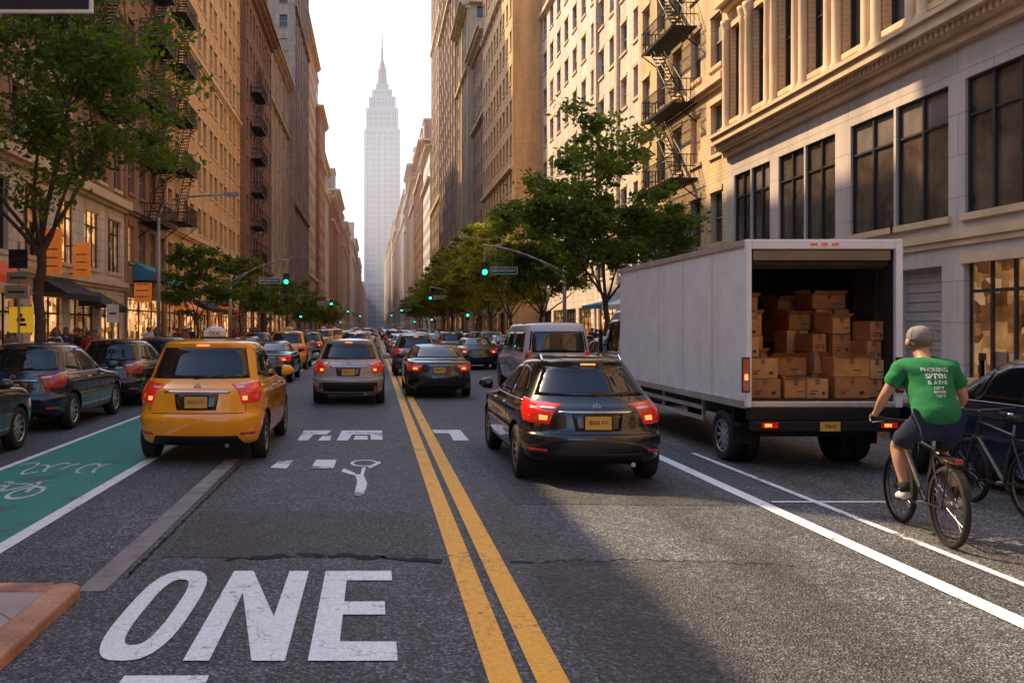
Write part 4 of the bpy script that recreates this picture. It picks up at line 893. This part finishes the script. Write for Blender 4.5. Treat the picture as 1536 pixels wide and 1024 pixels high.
    if long:
        sh=[[('h',P-ax*.08,.168),('w',P+ax*.06,.172),('m',P.lerp(C,.5),.162),('c',C,.172),('n',g('neck')-Vector((0,0,.05)),.072)]]
    else:
        sh=[[('h',P-ax*.10,(.205,.175)),('w',P+ax*.05,(.215,.18)),('m',P.lerp(C,.55),(.205,.172)),('c',C,(.215,.175)),('u',C.lerp(g('neck'),.55),(.17,.13)),('n',g('neck')-Vector((0,0,.03)),.085)]]
    for s in ('l','r'):
        S_=g(s+'sho');E1=g(s+'elb'); W1=g(s+'wri')
        if long: chn=[('c',C,.158),(s+'s',S_,.092),(s+'e',E1,.055),(s+'w',E1.lerp(W1,.9),.04)]
        else: chn=[('u',C,.158),(s+'s',S_,.098),(s+'b',S_.lerp(E1,.4),.092),(s+'e',S_.lerp(E1,sleeve),.084)]
        sh.append(chn)
    clothing("shirt",sh,shirt,3 if not long else 2,14 if not long else 0)
    pt=[]
    for s in ('l','r'):
        H_=g(s+'hip');K=g(s+'kne');A=g(s+'ank')
        chn=[('p',P-Vector((0,0,.02)),.155),(s+'h',H_,.122),(s+'t',H_.lerp(K,.5),.108)]
        if long: chn+=[(s+'k',K,.073),(s+'a',K.lerp(A,.9),.055)]
        else: chn+=[(s+'k',H_.lerp(K,.95),.096)]
        pt.append(chn)
    clothing("trousers" if long else "shorts",pt,pants,3 if not long else 2,4 if not long else 0)
    for s in ('l','r'):
        A=g(s+'ank')+Vector((0,0,-.045)); tf_=Vector(J.get(s+'foot',(0,1,-.15))).normalized()
        o=mk("shoe",skin("shoe",[(tuple(A-tf_*.05),.045),(tuple(A+tf_*.06-Vector((0,0,.012))),.046),(tuple(A+tf_*.17-Vector((0,0,.02))),.036)],[(0,1),(1,2)],0,2,[M_cloth]),root); o.color=shoe
        if not long:
            m=MB(); Kn=g(s+'kne'); A2=g(s+'ank'); m.cyl(A2-Vector((0,0,.02)),A2.lerp(Kn,.16),.043,.046,M_cloth,14); o=m.obj("sock",root,smooth=True); o.color=(.02,.02,.025,1)
    m=MB()
    for sx in (-1,1): m.lathe([(0,0),(.0,.034),(.014,.036),(.02,.02),(.012,0)],M_skin,12,'X',(sx*.088 if sx>0 else -.108,h0.y,h0.z-.01))
    f=h0+fwd*.09; m.cyl(f+Vector((0,0,.03)),f+fwd*.03-Vector((0,0,.012)),.008,.016,M_skin,8)
    m.obj("ear_and_nose",root,smooth=True)
    m=MB()
    for sx in (-1,1): m.cyl(f+Vector((sx*.032,-.01,.03)),f+Vector((sx*.032,.004,.03)),.011,.008,M_fdark,8)
    m.cyl(f+Vector((-.024,-.0,-.05)),f+Vector((.024,-.0,-.05)),.006,.006,M_kerb,6); m.obj("face_features",root)
    m=MB()
    if cap:
        m.lathe([(-.03,.094),(-.025,.103),(.0,.106),(.035,.104),(.07,.092),(.098,.066),(.112,.03),(.114,0)],M_cloth,24,'Z',(h0.x,h0.y-.004,h0.z+.03))
        m.lathe([(.112,0),(.112,.011),(.12,.009),(.121,0)],M_cloth,10,'Z',(h0.x,h0.y,h0.z+.03))
        for i in range(6):
            a0=math.pi*2*i/6+.5; m.path([(h0.x+math.cos(a0)*r_,h0.y-.004+math.sin(a0)*r_,h0.z+.03+zz) for zz,r_ in ((-.02,.105),(.035,.106),(.07,.094),(.098,.068),(.114,.02))],.0025,M_cloth,4)
        m.poly([(h0.x-.085,h0.y+.06,h0.z+.02),(h0.x+.085,h0.y+.06,h0.z+.02),(h0.x+.06,h0.y+.19,h0.z+.0),(h0.x-.06,h0.y+.19,h0.z+.0)],M_cloth)
        o=m.obj("baseball_cap",root,smooth=True); o.color=cap
        m=MB(); m.lathe([(-.065,.088),(-.04,.095),(-.01,.097),(.02,.097)],M_hair,20,'Z',(h0.x,h0.y-.010,h0.z+.02)); m.obj("hair",root,smooth=True)
    else:
        m.lathe([(-.06,.085),(-.02,.100),(.04,.104),(.08,.09),(.105,.05),(.112,0)],M_hair,20,'Z',(h0.x,h0.y-.018,h0.z+.02)); m.obj("hair",root,smooth=True)
    return root
yaw=-math.atan2(.17,.97)
BK=mk("bicycle",None,None,(4.95,7.47,0),(0,0,yaw),label="black bicycle ridden along the white lane line",cat="bicycle")
M_bike=mat("bicycle_paint",(.02,.02,.024),.3,coat=.5)
m=MB()
BB=(0,.43,.30); ST=(0,.29,.80); HT=(0,.83,.88); HB=(0,.87,.72)
for a,b_,r in ((BB,ST,.02),(ST,HT,.019),(BB,HB,.025),(HB,HT,.026)): m.cyl(a,b_,r,r,M_bike,10)
for s in (-1,1):
    m.cyl((s*.02,BB[1],BB[2]),(s*.06,0,.34),.013,.011,M_bike,8); m.cyl((s*.015,ST[1],ST[2]-.03),(s*.06,0,.34),.011,.01,M_bike,8)
    m.path([(s*.045,.88,.70),(s*.05,.93,.55),(s*.05,1.0,.34)],.016,M_bike,8)
m.cyl((0,.87,.72),(0,.88,.69),.05,.05,M_bike,8)
m.obj("frame",BK,smooth=False)
m=MB(); 
for i in range(9):
    a0=R(20+i*15);a1=R(35+i*15)
    m.poly([(-.03,-.375*math.cos(a0),.345+.375*math.sin(a0)),(.03,-.375*math.cos(a0),.345+.375*math.sin(a0)),(.03,-.375*math.cos(a1),.345+.375*math.sin(a1)),(-.03,-.375*math.cos(a1),.345+.375*math.sin(a1))],M_blackp)
m.box(-.05,.05,-.16,.22,.76,.775,M_blackp); m.cyl((-.045,-.1,.76),(-.055,0,.36),.006,.006,M_blackp,5); m.cyl((.045,-.1,.76),(.055,0,.36),.006,.006,M_blackp,5); m.box(-.03,.03,-.18,-.16,.74,.78,M_redoff)
m.obj("rear_rack",BK)
for yy in (0,1.0):
    wroot=mk("wheel",None,BK,(0,yy,.345))
    m=MB(); m.lathe([(-.024,.308),(-.029,.328),(-.016,.345),(0,.349),(.016,.345),(.029,.328),(.024,.308)],M_tyre,48); m.obj("tyre",wroot,smooth=True)
    m=MB(); m.lathe([(-.014,.316),(.014,.316),(.012,.298),(-.012,.298),(-.014,.316)],M_rimd,48); m.obj("rim",wroot)
    m=MB()
    for i in range(28):
        a=2*math.pi*i/28; b_=a+(.5 if i%2 else -.5); sx=.03 if i%2 else -.03
        m.cyl((sx,.02*math.cos(b_),.02*math.sin(b_)),(0,.3*math.cos(a),.3*math.sin(a)),.0018,.0018,M_rimd,4,False)
    m.cyl((-.05,0,0),(.05,0,0),.02,.02,M_rimd,10); m.obj("spokes",wroot)
m=MB(); m.cyl(ST,(0,.265,.93),.013,.013,M_rim,8); m.obj("seat_post",BK)
mk("saddle",skin("saddle",[((0,.18,.965),(.075)),((0,.28,.965),.045),((0,.40,.96),.02)],[(0,1),(1,2)],0,2,[M_blackp]),BK)
m=MB(); m.path([HT,(0,.82,.98),(0,.86,1.0)],.015,M_bike,8); m.path([(-.32,.80,1.03),(-.15,.86,1.01),(0,.87,1.0),(.15,.86,1.01),(.32,.80,1.03)],.013,M_bike,8); m.obj("handlebar",BK)
for s in (-1,1):
    m=MB(); m.cyl((s*.22,.828,1.02),(s*.34,.788,1.034),.018,.018,M_tyre,10); m.path([(s*.2,.84,1.0),(s*.3,.86,.98)],.006,M_rim,5); m.obj("grip",BK)
m=MB(); m.lathe([(-.004,.0),(-.004,.09),(.004,.09),(.004,0)],M_rimd,28,'X',(.05,.43,.3)); m.cyl((-.08,.43,.3),(.08,.43,.3),.018,.018,M_rim,8); m.box(-.09,-.07,.43,.60,.29,.31,M_rimd); m.box(.07,.09,.26,.43,.29,.31,M_rimd); m.obj("crank",BK)
for s,yy in ((-1,.60),(1,.26)):
    m=MB(); m.box(min(s*.09,s*.19),max(s*.09,s*.19),yy-.04,yy+.04,.29,.31,M_blackp); m.obj("pedal",BK)
m=MB(); m.box(.047,.053,0,.43,.385,.392,M_rimd); m.box(.047,.053,0,.43,.27,.277,M_rimd); m.lathe([(-.003,0),(-.003,.045),(.003,.045),(.003,0)],M_rim,16,'X',(.05,0,.34)); m.obj("chain",BK)
J=dict(pelvis=(0,.21,1.09),chest=(0,.38,1.40),neck=(0,.50,1.61),head=(0,.57,1.765),lsho=(-.205,.44,1.515),rsho=(.205,.44,1.515),lelb=(-.335,.47,1.26),relb=(.335,.49,1.25),
 lwri=(-.32,.70,1.09),rwri=(.32,.70,1.09),lhand=(0,.85,-.45),rhand=(0,.85,-.45),lhip=(-.1,.25,1.04),rhip=(.1,.25,1.04),lkne=(-.18,.62,.80),rkne=(.17,.56,.76),lank=(-.14,.52,.40),rank=(.14,.17,.41),lfoot=(0,1,-.12),rfoot=(0,1,-.35),curl=(0,-.3,-1))
cyc=figure(J,(4.95,7.47,0),yaw,(.010,.18,.058,1),(.010,.016,.055,1),"cyclist in green t-shirt, navy shorts and grey cap riding away",cap=(.20,.195,.21,1),long=False,shoe=(.5,.5,.55,1))
shirt=[c for c in cyc.children if c.name.startswith("shirt")][0]
M_print=mat("white_print",(.62,.68,.64),.7,var=.3,scale=30)
bvs=BVHTree.FromPolygons([v.co for v in shirt.data.vertices],[p.vertices[:] for p in shirt.data.polygons])
for s_,sz,zz in (("PHONING",.05,1.515),("SPTYN",.058,1.46),("& ATNI",.05,1.405),("CIETT",.032,1.36),("NYNTI",.032,1.325),("TIETT",.032,1.29)):
    tm=textmesh(s_,sz,M_print,0,.022); 
    for v in tm.vertices:
        h=bvs.ray_cast(Vector((v.co.x,-2,zz+v.co.y)),Vector((0,1,0)))
        if h[0]: v.co=h[0]-Vector((0,.006,0))
    mk("shirt_lettering",tm,shirt)
def walk(k,h=1.72):
    s=h/1.75; a=.22*(1 if k%2 else -1)
    J=dict(pelvis=(0,0,.95),chest=(0,.02,1.3),neck=(0,.03,1.48),head=(0,.05,1.62),lsho=(-.18,.02,1.41),rsho=(.18,.02,1.41),lelb=(-.23,-.05-a*.3,1.13),relb=(.23,-.05+a*.3,1.13),lwri=(-.22,.05-a,.9),rwri=(.22,.05+a,.9),
      lhip=(-.09,0,.9),rhip=(.09,0,.9),lkne=(-.1,.06+a*.5,.5),rkne=(.1,.06-a*.5,.5),lank=(-.1,a,.1),rank=(.1,-a,.1),lfoot=(0,1,-.05),rfoot=(0,1,-.05))
    return {q:(tuple(c*s for c in v) if isinstance(v,tuple) else v) for q,v in J.items()}
pcol=[("dark blue",(.02,.03,.08,1)),("white",(.55,.55,.52,1)),("black",(.015,.015,.015,1)),("red",(.3,.03,.02,1)),("grey",(.15,.15,.16,1)),("tan",(.3,.2,.12,1))]
protos=[]
for k in range(3):
    p=figure(walk(k,1.64+.06*k),(-10-k*.7,27+2*k,.14),math.pi*(k%2),pcol[k][1],(.02,.022,.04,1),f"pedestrian in {pcol[k][0]} top walking on the pavement",group="pedestrians on the pavements")
    protos.append(p)
rnd=random.Random(11)
for i in range(56):
    pr=rnd.choice(protos); cn,cc=rnd.choice(pcol)
    if i<40: x=rnd.uniform(-12.2,-9.2); y=rnd.uniform(24,75)
    else: x=rnd.uniform(9.6,13); y=rnd.uniform(36,80)
    o=copy_thing(pr,(x,y,.14),rnd.choice([0,math.pi])+rnd.uniform(-.3,.3),None,f"pedestrian in {cn} top walking on the pavement","pedestrians on the pavements",skip=("fingers","face_features"))
    for c in o.children:
        if c.name.startswith("shirt"): c.color=cc
# ------------------------------------------------------------ trees
def tree_meshes(seed,H,cr,cb,leaves,ls,lm,tr=.16,ncl=120):
    rnd=random.Random(seed); m=MB(); tips=[]
    cc=Vector((0,0,(H+cb)/2)); rz=(H-cb)/2
    def br(p,d,l,r,lev):
        n=4; q=p.copy()
        for i in range(n):
            d=(d+Vector((rnd.uniform(-.16,.16),rnd.uniform(-.16,.16),rnd.uniform(-.04,.12)))).normalized(); e=q+d*l/n; r2=r*(1-.13)
            m.cyl(q,e,r,r2,M_bark,7 if lev<2 else 5,False); q=e; r=r2
            if lev>=1: tips.append((q.copy(),lev))
        if lev<4 and r>.008:
            for k in range(rnd.choice((2,3,3)) if lev<3 else 3):
                a=rnd.uniform(0,6.28); t=rnd.uniform(.45,.95)
                ax=d.orthogonal().normalized(); ax.rotate(Matrix.Rotation(a,3,d)); nd=(d+ax*t).normalized(); nd.z=max(nd.z,-.15)
                br(q,nd,l*rnd.uniform(.62,.85),r*.7,lev+1)
    p=Vector((0,0,0)); r=tr
    hh=cb*1.0; n=6
    for i in range(n):
        e=Vector((rnd.uniform(-.06,.06)*i*.3,rnd.uniform(-.06,.06)*i*.3,hh*(i+1)/n)); m.cyl(p,e,r*(1.35 if i==0 else 1),r*.94,M_bark,10,False); p=e; r*=.94
    for k in range(5):
        a=k*1.256+rnd.uniform(-.3,.3); br(p-Vector((0,0,rnd.uniform(0,.4))),Vector((math.cos(a)*.75,math.sin(a)*.75,rnd.uniform(.6,1.3))).normalized(),cr*.72,r*.55,1)
    br(p,Vector((0,0,1)),rz*.9,r*.7,1)
    pts=[t[0] for t in tips if t[1]>=2]
    clumps=[]
    while len(clumps)<ncl:
        if rnd.random()<.75 and pts: c_=rnd.choice(pts)+Vector([rnd.gauss(0,.3) for _ in range(3)])
        else:
            while True:
                v=Vector((rnd.uniform(-1,1),rnd.uniform(-1,1),rnd.uniform(-1,1)))
                if .5<v.length<1: break
            c_=cc+Vector((v.x*cr,v.y*cr,v.z*rz))
        e=c_-cc
        if (e.x/cr)**2+(e.y/cr)**2+(e.z/rz)**2>1.2: continue
        clumps.append((c_,rnd.uniform(.35,.8)*cr/3.4))
    V=[];F=[]
    per=leaves//max(1,len(clumps))
    for c_,rr in clumps:
        for i in range(per):
            g=Vector((rnd.gauss(0,1),rnd.gauss(0,1),rnd.gauss(0,.45))); p=c_+g*rr*.6
            a=Vector((rnd.gauss(0,1),rnd.gauss(0,1),rnd.gauss(0,.6))).normalized(); b_=a.orthogonal().normalized(); b_.rotate(Matrix.Rotation(rnd.uniform(0,6.28),3,a)); s=ls*rnd.uniform(.6,1.3)
            n_=a.cross(b_)*s*.12; i0=len(V)
            V+=[tuple(p-a*s),tuple(p+b_*s*.5+n_),tuple(p+a*s),tuple(p-b_*s*.5+n_)]; F.append((i0,i0+1,i0+2,i0+3))
    me=bpy.data.meshes.new("crown"); me.from_pydata(V,[],F); me.materials.append(lm)
    return m.mesh("trunk",True),me
T1=tree_meshes(5,12.2,4.0,4.0,14000,.105,M_leafA,.17,85); T2=tree_meshes(9,10.6,3.1,2.9,19000,.12,M_leafA,.15,125); T3=tree_meshes(21,11,3.3,2.7,12000,.17,M_leafB,.15,110); T4=tree_meshes(33,6,2.0,2.2,5000,.12,M_leafA,.09,70)
def tree(T_,x,y,s=1,rz=0,label="leafy green street tree growing from the pavement"):
    o=mk("street_tree",None,None,(x,y,.12),(0,0,rz),label=label,cat="tree",group="street trees along the avenue"); o.scale=(s,s,s)
    mk("trunk",T_[0],o); mk("crown",T_[1],o)
tree(T1,-8.9,23,1,0,"large leafy street tree in front of the shops"); tree(T1,-10.2,16.3,.7,2)
tree(T2,9.35,35,1.0,.6,"large leafy street tree beside the parked truck"); tree(T2,9.4,49,.9,2.2)
rnd=random.Random(4)
for y in (60,70,80,92,105,118,135,155,180): tree(T3,9.4,y,rnd.uniform(.88,1.12),rnd.uniform(0,6),"golden green street tree along the pavement")
tree(T4,-9,44,1.0,1)
for y in (58,72,88,104,122,142,165,190): tree(T4 if y<90 else T3,-9,y,rnd.uniform(.9,1.15)*(1 if y<90 else .62),rnd.uniform(0,6))
# ------------------------------------------------------------ street furniture
def signal(root,x,y,z):
    h=MB(); h.box(x-.17,x+.17,y-.1,y+.12,z-.5,z+.5,M_signal); h.obj("signal_housing",root,bevel=.02)
    for i,zz in enumerate((.32,0,-.32)):
        m=MB(); m.cyl((x,y-.1,z+zz),(x,y-.13,z+zz),.12,.12,M_greenl if i==1 else M_lens,18); m.obj("signal_lens",root)
        m=MB(); 
        for k in range(9):
            a0=math.pi*k/9;a1=math.pi*(k+1)/9
            m.poly([(x+.14*math.cos(a0),y-.1,z+zz+.14*math.sin(a0)),(x+.14*math.cos(a1),y-.1,z+zz+.14*math.sin(a1)),(x+.14*math.cos(a1),y-.3,z+zz+.14*math.sin(a1)),(x+.14*math.cos(a0),y-.3,z+zz+.14*math.sin(a0))],M_signal)
        m.obj("signal_visor",root)
M_sgn=mat("green_street_sign",(.01,.09,.06),.4); M_wtx=mat("sign_lettering",(.8,.8,.78),.5); M_blksign=mat("black_sign",(.012,.014,.025),.4)
def mast(px,y,side,arm,h=6.0,sz=4.4,sign=True,txt="BROADWAY"):
    x=px; s=1 if side=='L' else -1
    root=mk("traffic_light",None,None,(0,0,0),label="steel mast arm with a green traffic light and street sign",cat="traffic light",group="traffic lights over the avenue"); root.location=(x,y,.14)
    m=MB(); m.cyl((0,0,0),(0,0,.5),.16,.13,M_steel,12); m.cyl((0,0,.5),(0,0,h-1.2),.11,.08,M_steel,12); m.obj("pole",root,smooth=True)
    m=MB(); pts=[(s*arm*t,0,h-1.6+1.3*math.sin(t*1.5)) for t in (0,.15,.3,.45,.6,.8,1)]; m.path(pts,.05,M_steel,8); m.path([(0,0,h-1.9),(s*arm*.3,0,h-1.05)],.03,M_steel,6); m.obj("arm",root,smooth=True)
    sx=s*arm*.97; m=MB(); m.cyl((sx,0,sz+.5),(sx,0,h-.3),.03,.03,M_steel,6); m.obj("signal_hanger",root); signal(root,sx,0,sz)
    if y>60: signal(root,0,-.2,2.9)
    if sign:
        q=sx+(.95 if side=='R' else -.95)
        m=MB(); m.box(q-.65,q+.65,-.03,0,sz-.1,sz+.25,M_wtx); m.box(q-.62,q+.62,-.036,-.029,sz-.07,sz+.22,M_sgn); m.path([(q-.4,-.01,sz+.25),(q-.4,-.01,h-.45)],.012,M_steel,5); m.path([(q+.4,-.01,sz+.25),(q+.4,-.01,h-.75)],.012,M_steel,5); o=m.obj("street_sign",root)
        mk("sign_lettering",textmesh(txt,.2,M_wtx),o,(q,-.042,sz+.075),(R(90),0,0))
mast(9.2,42,'R',4.0); mast(-8.5,51,'L',3.4); mast(9.2,86,'R',3.8,sz=4.6); mast(-8.5,100,'L',3.6); mast(9.2,140,'R',5); mast(-8.5,150,'L',4); mast(9.2,200,'R',5.5); mast(-8.5,215,'L',5)
def lamp(x,y,h,arm,s):
    root=mk("street_lamp",None,None,(x,y,.14),label="tall steel street lamp with a curved arm",cat="street lamp",group="street lamps along the pavement")
    m=MB(); m.cyl((0,0,0),(0,0,.7),.16,.12,M_steel,12); m.cyl((0,0,.7),(0,0,h-.8),.09,.06,M_steel,12); m.obj("pole",root,smooth=True)
    m=MB(); m.path([(0,0,h-.8),(s*arm*.05,0,h-.4),(s*arm*.18,0,h-.1),(s*arm*.4,0,h+.02),(s*arm,0,h+.15)],.035,M_steel,8); m.path([(0,0,h-1.1),(s*arm*.4,0,h)],.02,M_steel,6); m.obj("arm",root,smooth=True)
    m=MB(); m.box(s*arm-.3,s*arm+.3,-.12,.12,h+.08,h+.2,M_steel); m.box(s*arm-.24,s*arm+.24,-.09,.09,h+.05,h+.079,M_clear); m.obj("lamp_head",root,bevel=.03)
lamp(-8.6,34.5,6.9,2.9,1); lamp(9.3,62,8,3,-1); lamp(-8.6,78,8,3,1); lamp(9.3,110,8,3,-1); lamp(-8.6,125,8,3,1)
O=mk("overhead_sign",None,None,(-4.6,8,0),label="dark street name sign with white border hung above the road",cat="sign")
m=MB(); m.cyl((-.2,.1,0),(-.2,.1,5.6),.09,.07,M_steel,12); m.cyl((-.2,.1,5.45),(2.1,.1,5.55),.05,.04,M_steel,8); m.obj("pole",O)
m=MB(); m.box(.3,2.0,-.02,.02,4.79,5.35,M_wtx); m.box(.33,1.97,-.028,-.019,4.82,5.32,M_blksign); m.obj("sign_panel",O,bevel=.008)
def awning(x,y0,y1,z,s,mt,name="awning",label="fabric awning over a shop front",d=1.3,dz=.7):
    m=MB(); xo=x+s*d
    m.poly([(x,y0,z),(x,y1,z),(xo,y1,z-dz),(xo,y0,z-dz)],mt); m.poly([(xo,y0,z-dz),(xo,y1,z-dz),(xo,y1,z-dz-.25),(xo,y0,z-dz-.25)],mt)
    for yy in (y0,y1): m.poly([(x,yy,z),(xo,yy,z-dz),(x,yy,z-dz)],mt)
    m.cyl((x,y0+.05,z-dz-.1),(xo,y0+.05,z-dz-.05),.02,.02,M_iron,5); m.cyl((x,y1-.05,z-dz-.1),(xo,y1-.05,z-dz-.05),.02,.02,M_iron,5)
    m.obj(name,label=label,cat="awning",group="shop awnings")
A_red=mat("red_canvas",(.75,.09,.03),.8,emit=.08,ecol=(1,.1,.02)); A_blk=mat("black_canvas",(.02,.02,.022),.8); A_teal=mat("teal_canvas",(.05,.24,.36),.8); A_or=mat("orange_panel",(.85,.26,.04),.6,emit=.2,ecol=(1,.25,.03),var=.3,scale=4); A_ylw=mat("yellow_sign",(.85,.5,.03),.5,emit=.35,ecol=(1,.55,.03)); A_wh=mat("white_canvas",(.7,.68,.62),.8)  # red, orange and yellow carry an added glow, though none is a lamp
Wx=-12.99
awning(Wx,23,28.6,4.5,1,A_red,label="red awning over a shop front",d=1.6,dz=1.0); awning(Wx,33,37,3.9,1,A_blk); awning(Wx,38,41,3.5,1,A_blk); awning(Wx+.05,46.5,51,5.4,1,A_teal,label="teal awning over a shop front",d=1.8,dz=1); awning(Wx,56,60,3.7,1,A_or,label="orange awning over a shop front"); awning(Wx,62,68,3.9,1,A_blk); awning(Wx,71,76,3.7,1,A_red,label="red awning over a shop front")
awning(13.95,37,40,3.9,-1,A_teal,label="teal awning over a shop front"); awning(13.95,41,45,3.7,-1,A_wh,label="white awning over a shop front",d=2.2); awning(15.9,48,54,3.9,-1,A_teal,label="teal awning over a shop front",d=3)
def blade(x,y,z0,z1,w,mt,label):
    m=MB(); m.box(x,x+w,y,y+.12,z0,z1,mt); m.box(x-.4,x,y+.04,y+.08,z1-.15,z1-.1,M_iron); m.box(x-.4,x,y+.04,y+.08,z0+.1,z0+.15,M_iron)
    for i in range(3): m.box(x+.12,x+w-.12,y-.004,y-.001,z0+.25+i*.32,z0+.31+i*.32,M_brownst)
    return m.obj("shop_sign",bevel=.004,label=label,cat="sign")
blade(-12.6,32.6,3.9,5.6,.8,A_or,"orange hanging shop banner on the facade"); blade(-12.6,36.2,4.0,5.4,.7,A_or,"orange hanging shop banner on the facade"); blade(-12.6,45.4,3.2,4.2,.9,A_or,"orange shop sign on the facade")
def post_sign(x,y,boards,label,h,deco=False):
    root=mk("street_sign",None,None,(x,y,.14),label=label,cat="sign"); m=MB(); m.cyl((0,0,0),(0,0,h),.035,.035,M_steel,8); m.obj("post",root)
    for (a,b_,z0,z1,mt) in boards:
        m=MB(); m.box(a,b_,-.06,-.04,z0,z1,mt)
        if deco:
            c=(a+b_)/2
            m.lathe([(z0+.42,.0),(z0+.42,.05),(z0+.50,.06),(z0+.53,.0)],M_fdark,10,'Z',(c-.02,-.065,0)); m.box(c-.12,c+.1,-.066,-.061,z0+.3,z0+.4,M_fdark); m.box(c-.06,c+.14,-.067,-.062,z0+.18,z0+.26,M_fdark)
        else: m.box(a+.08,b_-.08,-.064,-.059,(z0+z1)/2-.03,(z0+z1)/2+.03,M_fdark)
        m.obj("sign_board",root)
post_sign(-9.6,23.6,[(-.33,.33,1.6,2.3,A_ylw)],"square yellow sign on a steel post",2.4,True)
post_sign(-9.4,22.9,[(-.35,.25,2.5,2.85,M_steel),(-.3,.3,2.9,3.2,M_steel),(-.25,.25,3.3,3.8,M_blksign)],"steel post with grey and black street signs",4.0)
post_sign(-8.6,28.5,[(-.2,.2,1.9,2.5,M_wtx)],"white parking sign on a steel post",2.6)
post_sign(9.2,28,[(-.2,.2,1.9,2.5,M_wtx)],"white parking sign on a steel post",2.6)
copy_thing(BK,(6.42,8.45,0),R(-4),None,"black bicycle standing beside the parked car",None)
# ------------------------------------------------------------ haze, sky, sun, camera
hz=bpy.data.materials.new("haze"); hz.use_nodes=True; nt=hz.node_tree; nt.nodes.remove(nt.nodes["Principled BSDF"])
vs=N(nt,"ShaderNodeVolumeScatter",inp={"Color":(1,.97,.95,1),"Density":.00055,"Anisotropy":.2}); nt.links.new(vs.outputs[0],nt.nodes["Material Output"].inputs["Volume"])
m=MB(); m.box(-160,160,150,1310,-1,260,hz); m.obj("haze",kind="structure")
EL,AZ=46,50
wd=bpy.data.worlds.new("World"); scene.world=wd; wd.use_nodes=True; nt=wd.node_tree
sk=nt.nodes.new("ShaderNodeTexSky"); sk.sky_type='NISHITA'; sk.sun_disc=False; sk.sun_elevation=R(EL); sk.sun_rotation=R(-AZ); sk.dust_density=2; sk.air_density=1.0; sk.ozone_density=1.6
nt.links.new(sk.outputs[0],nt.nodes["Background"].inputs[0]); nt.nodes["Background"].inputs[1].default_value=.35
e,f=R(EL),R(AZ); d=Vector((-math.sin(f)*math.cos(e),math.cos(f)*math.cos(e),math.sin(e)))
sl=bpy.data.lights.new("sun","SUN"); sl.energy=8; sl.angle=R(.5); sl.color=(1,.72,.42)
so=mk("sun",sl,None,(0,0,50)); so.rotation_euler=d.to_track_quat('Z','Y').to_euler()
cam=bpy.data.cameras.new("camera"); cam.sensor_width=36; cam.lens=1300/1536*36; cam.shift_x=206/1536; cam.shift_y=-22/1536; cam.clip_end=8000; cam.clip_start=.1
co=mk("camera",cam,None,(0,0,1.9),(R(90),0,0)); scene.camera=co
scene.view_settings.view_transform='Standard'; scene.view_settings.look='None'; scene.view_settings.exposure=0
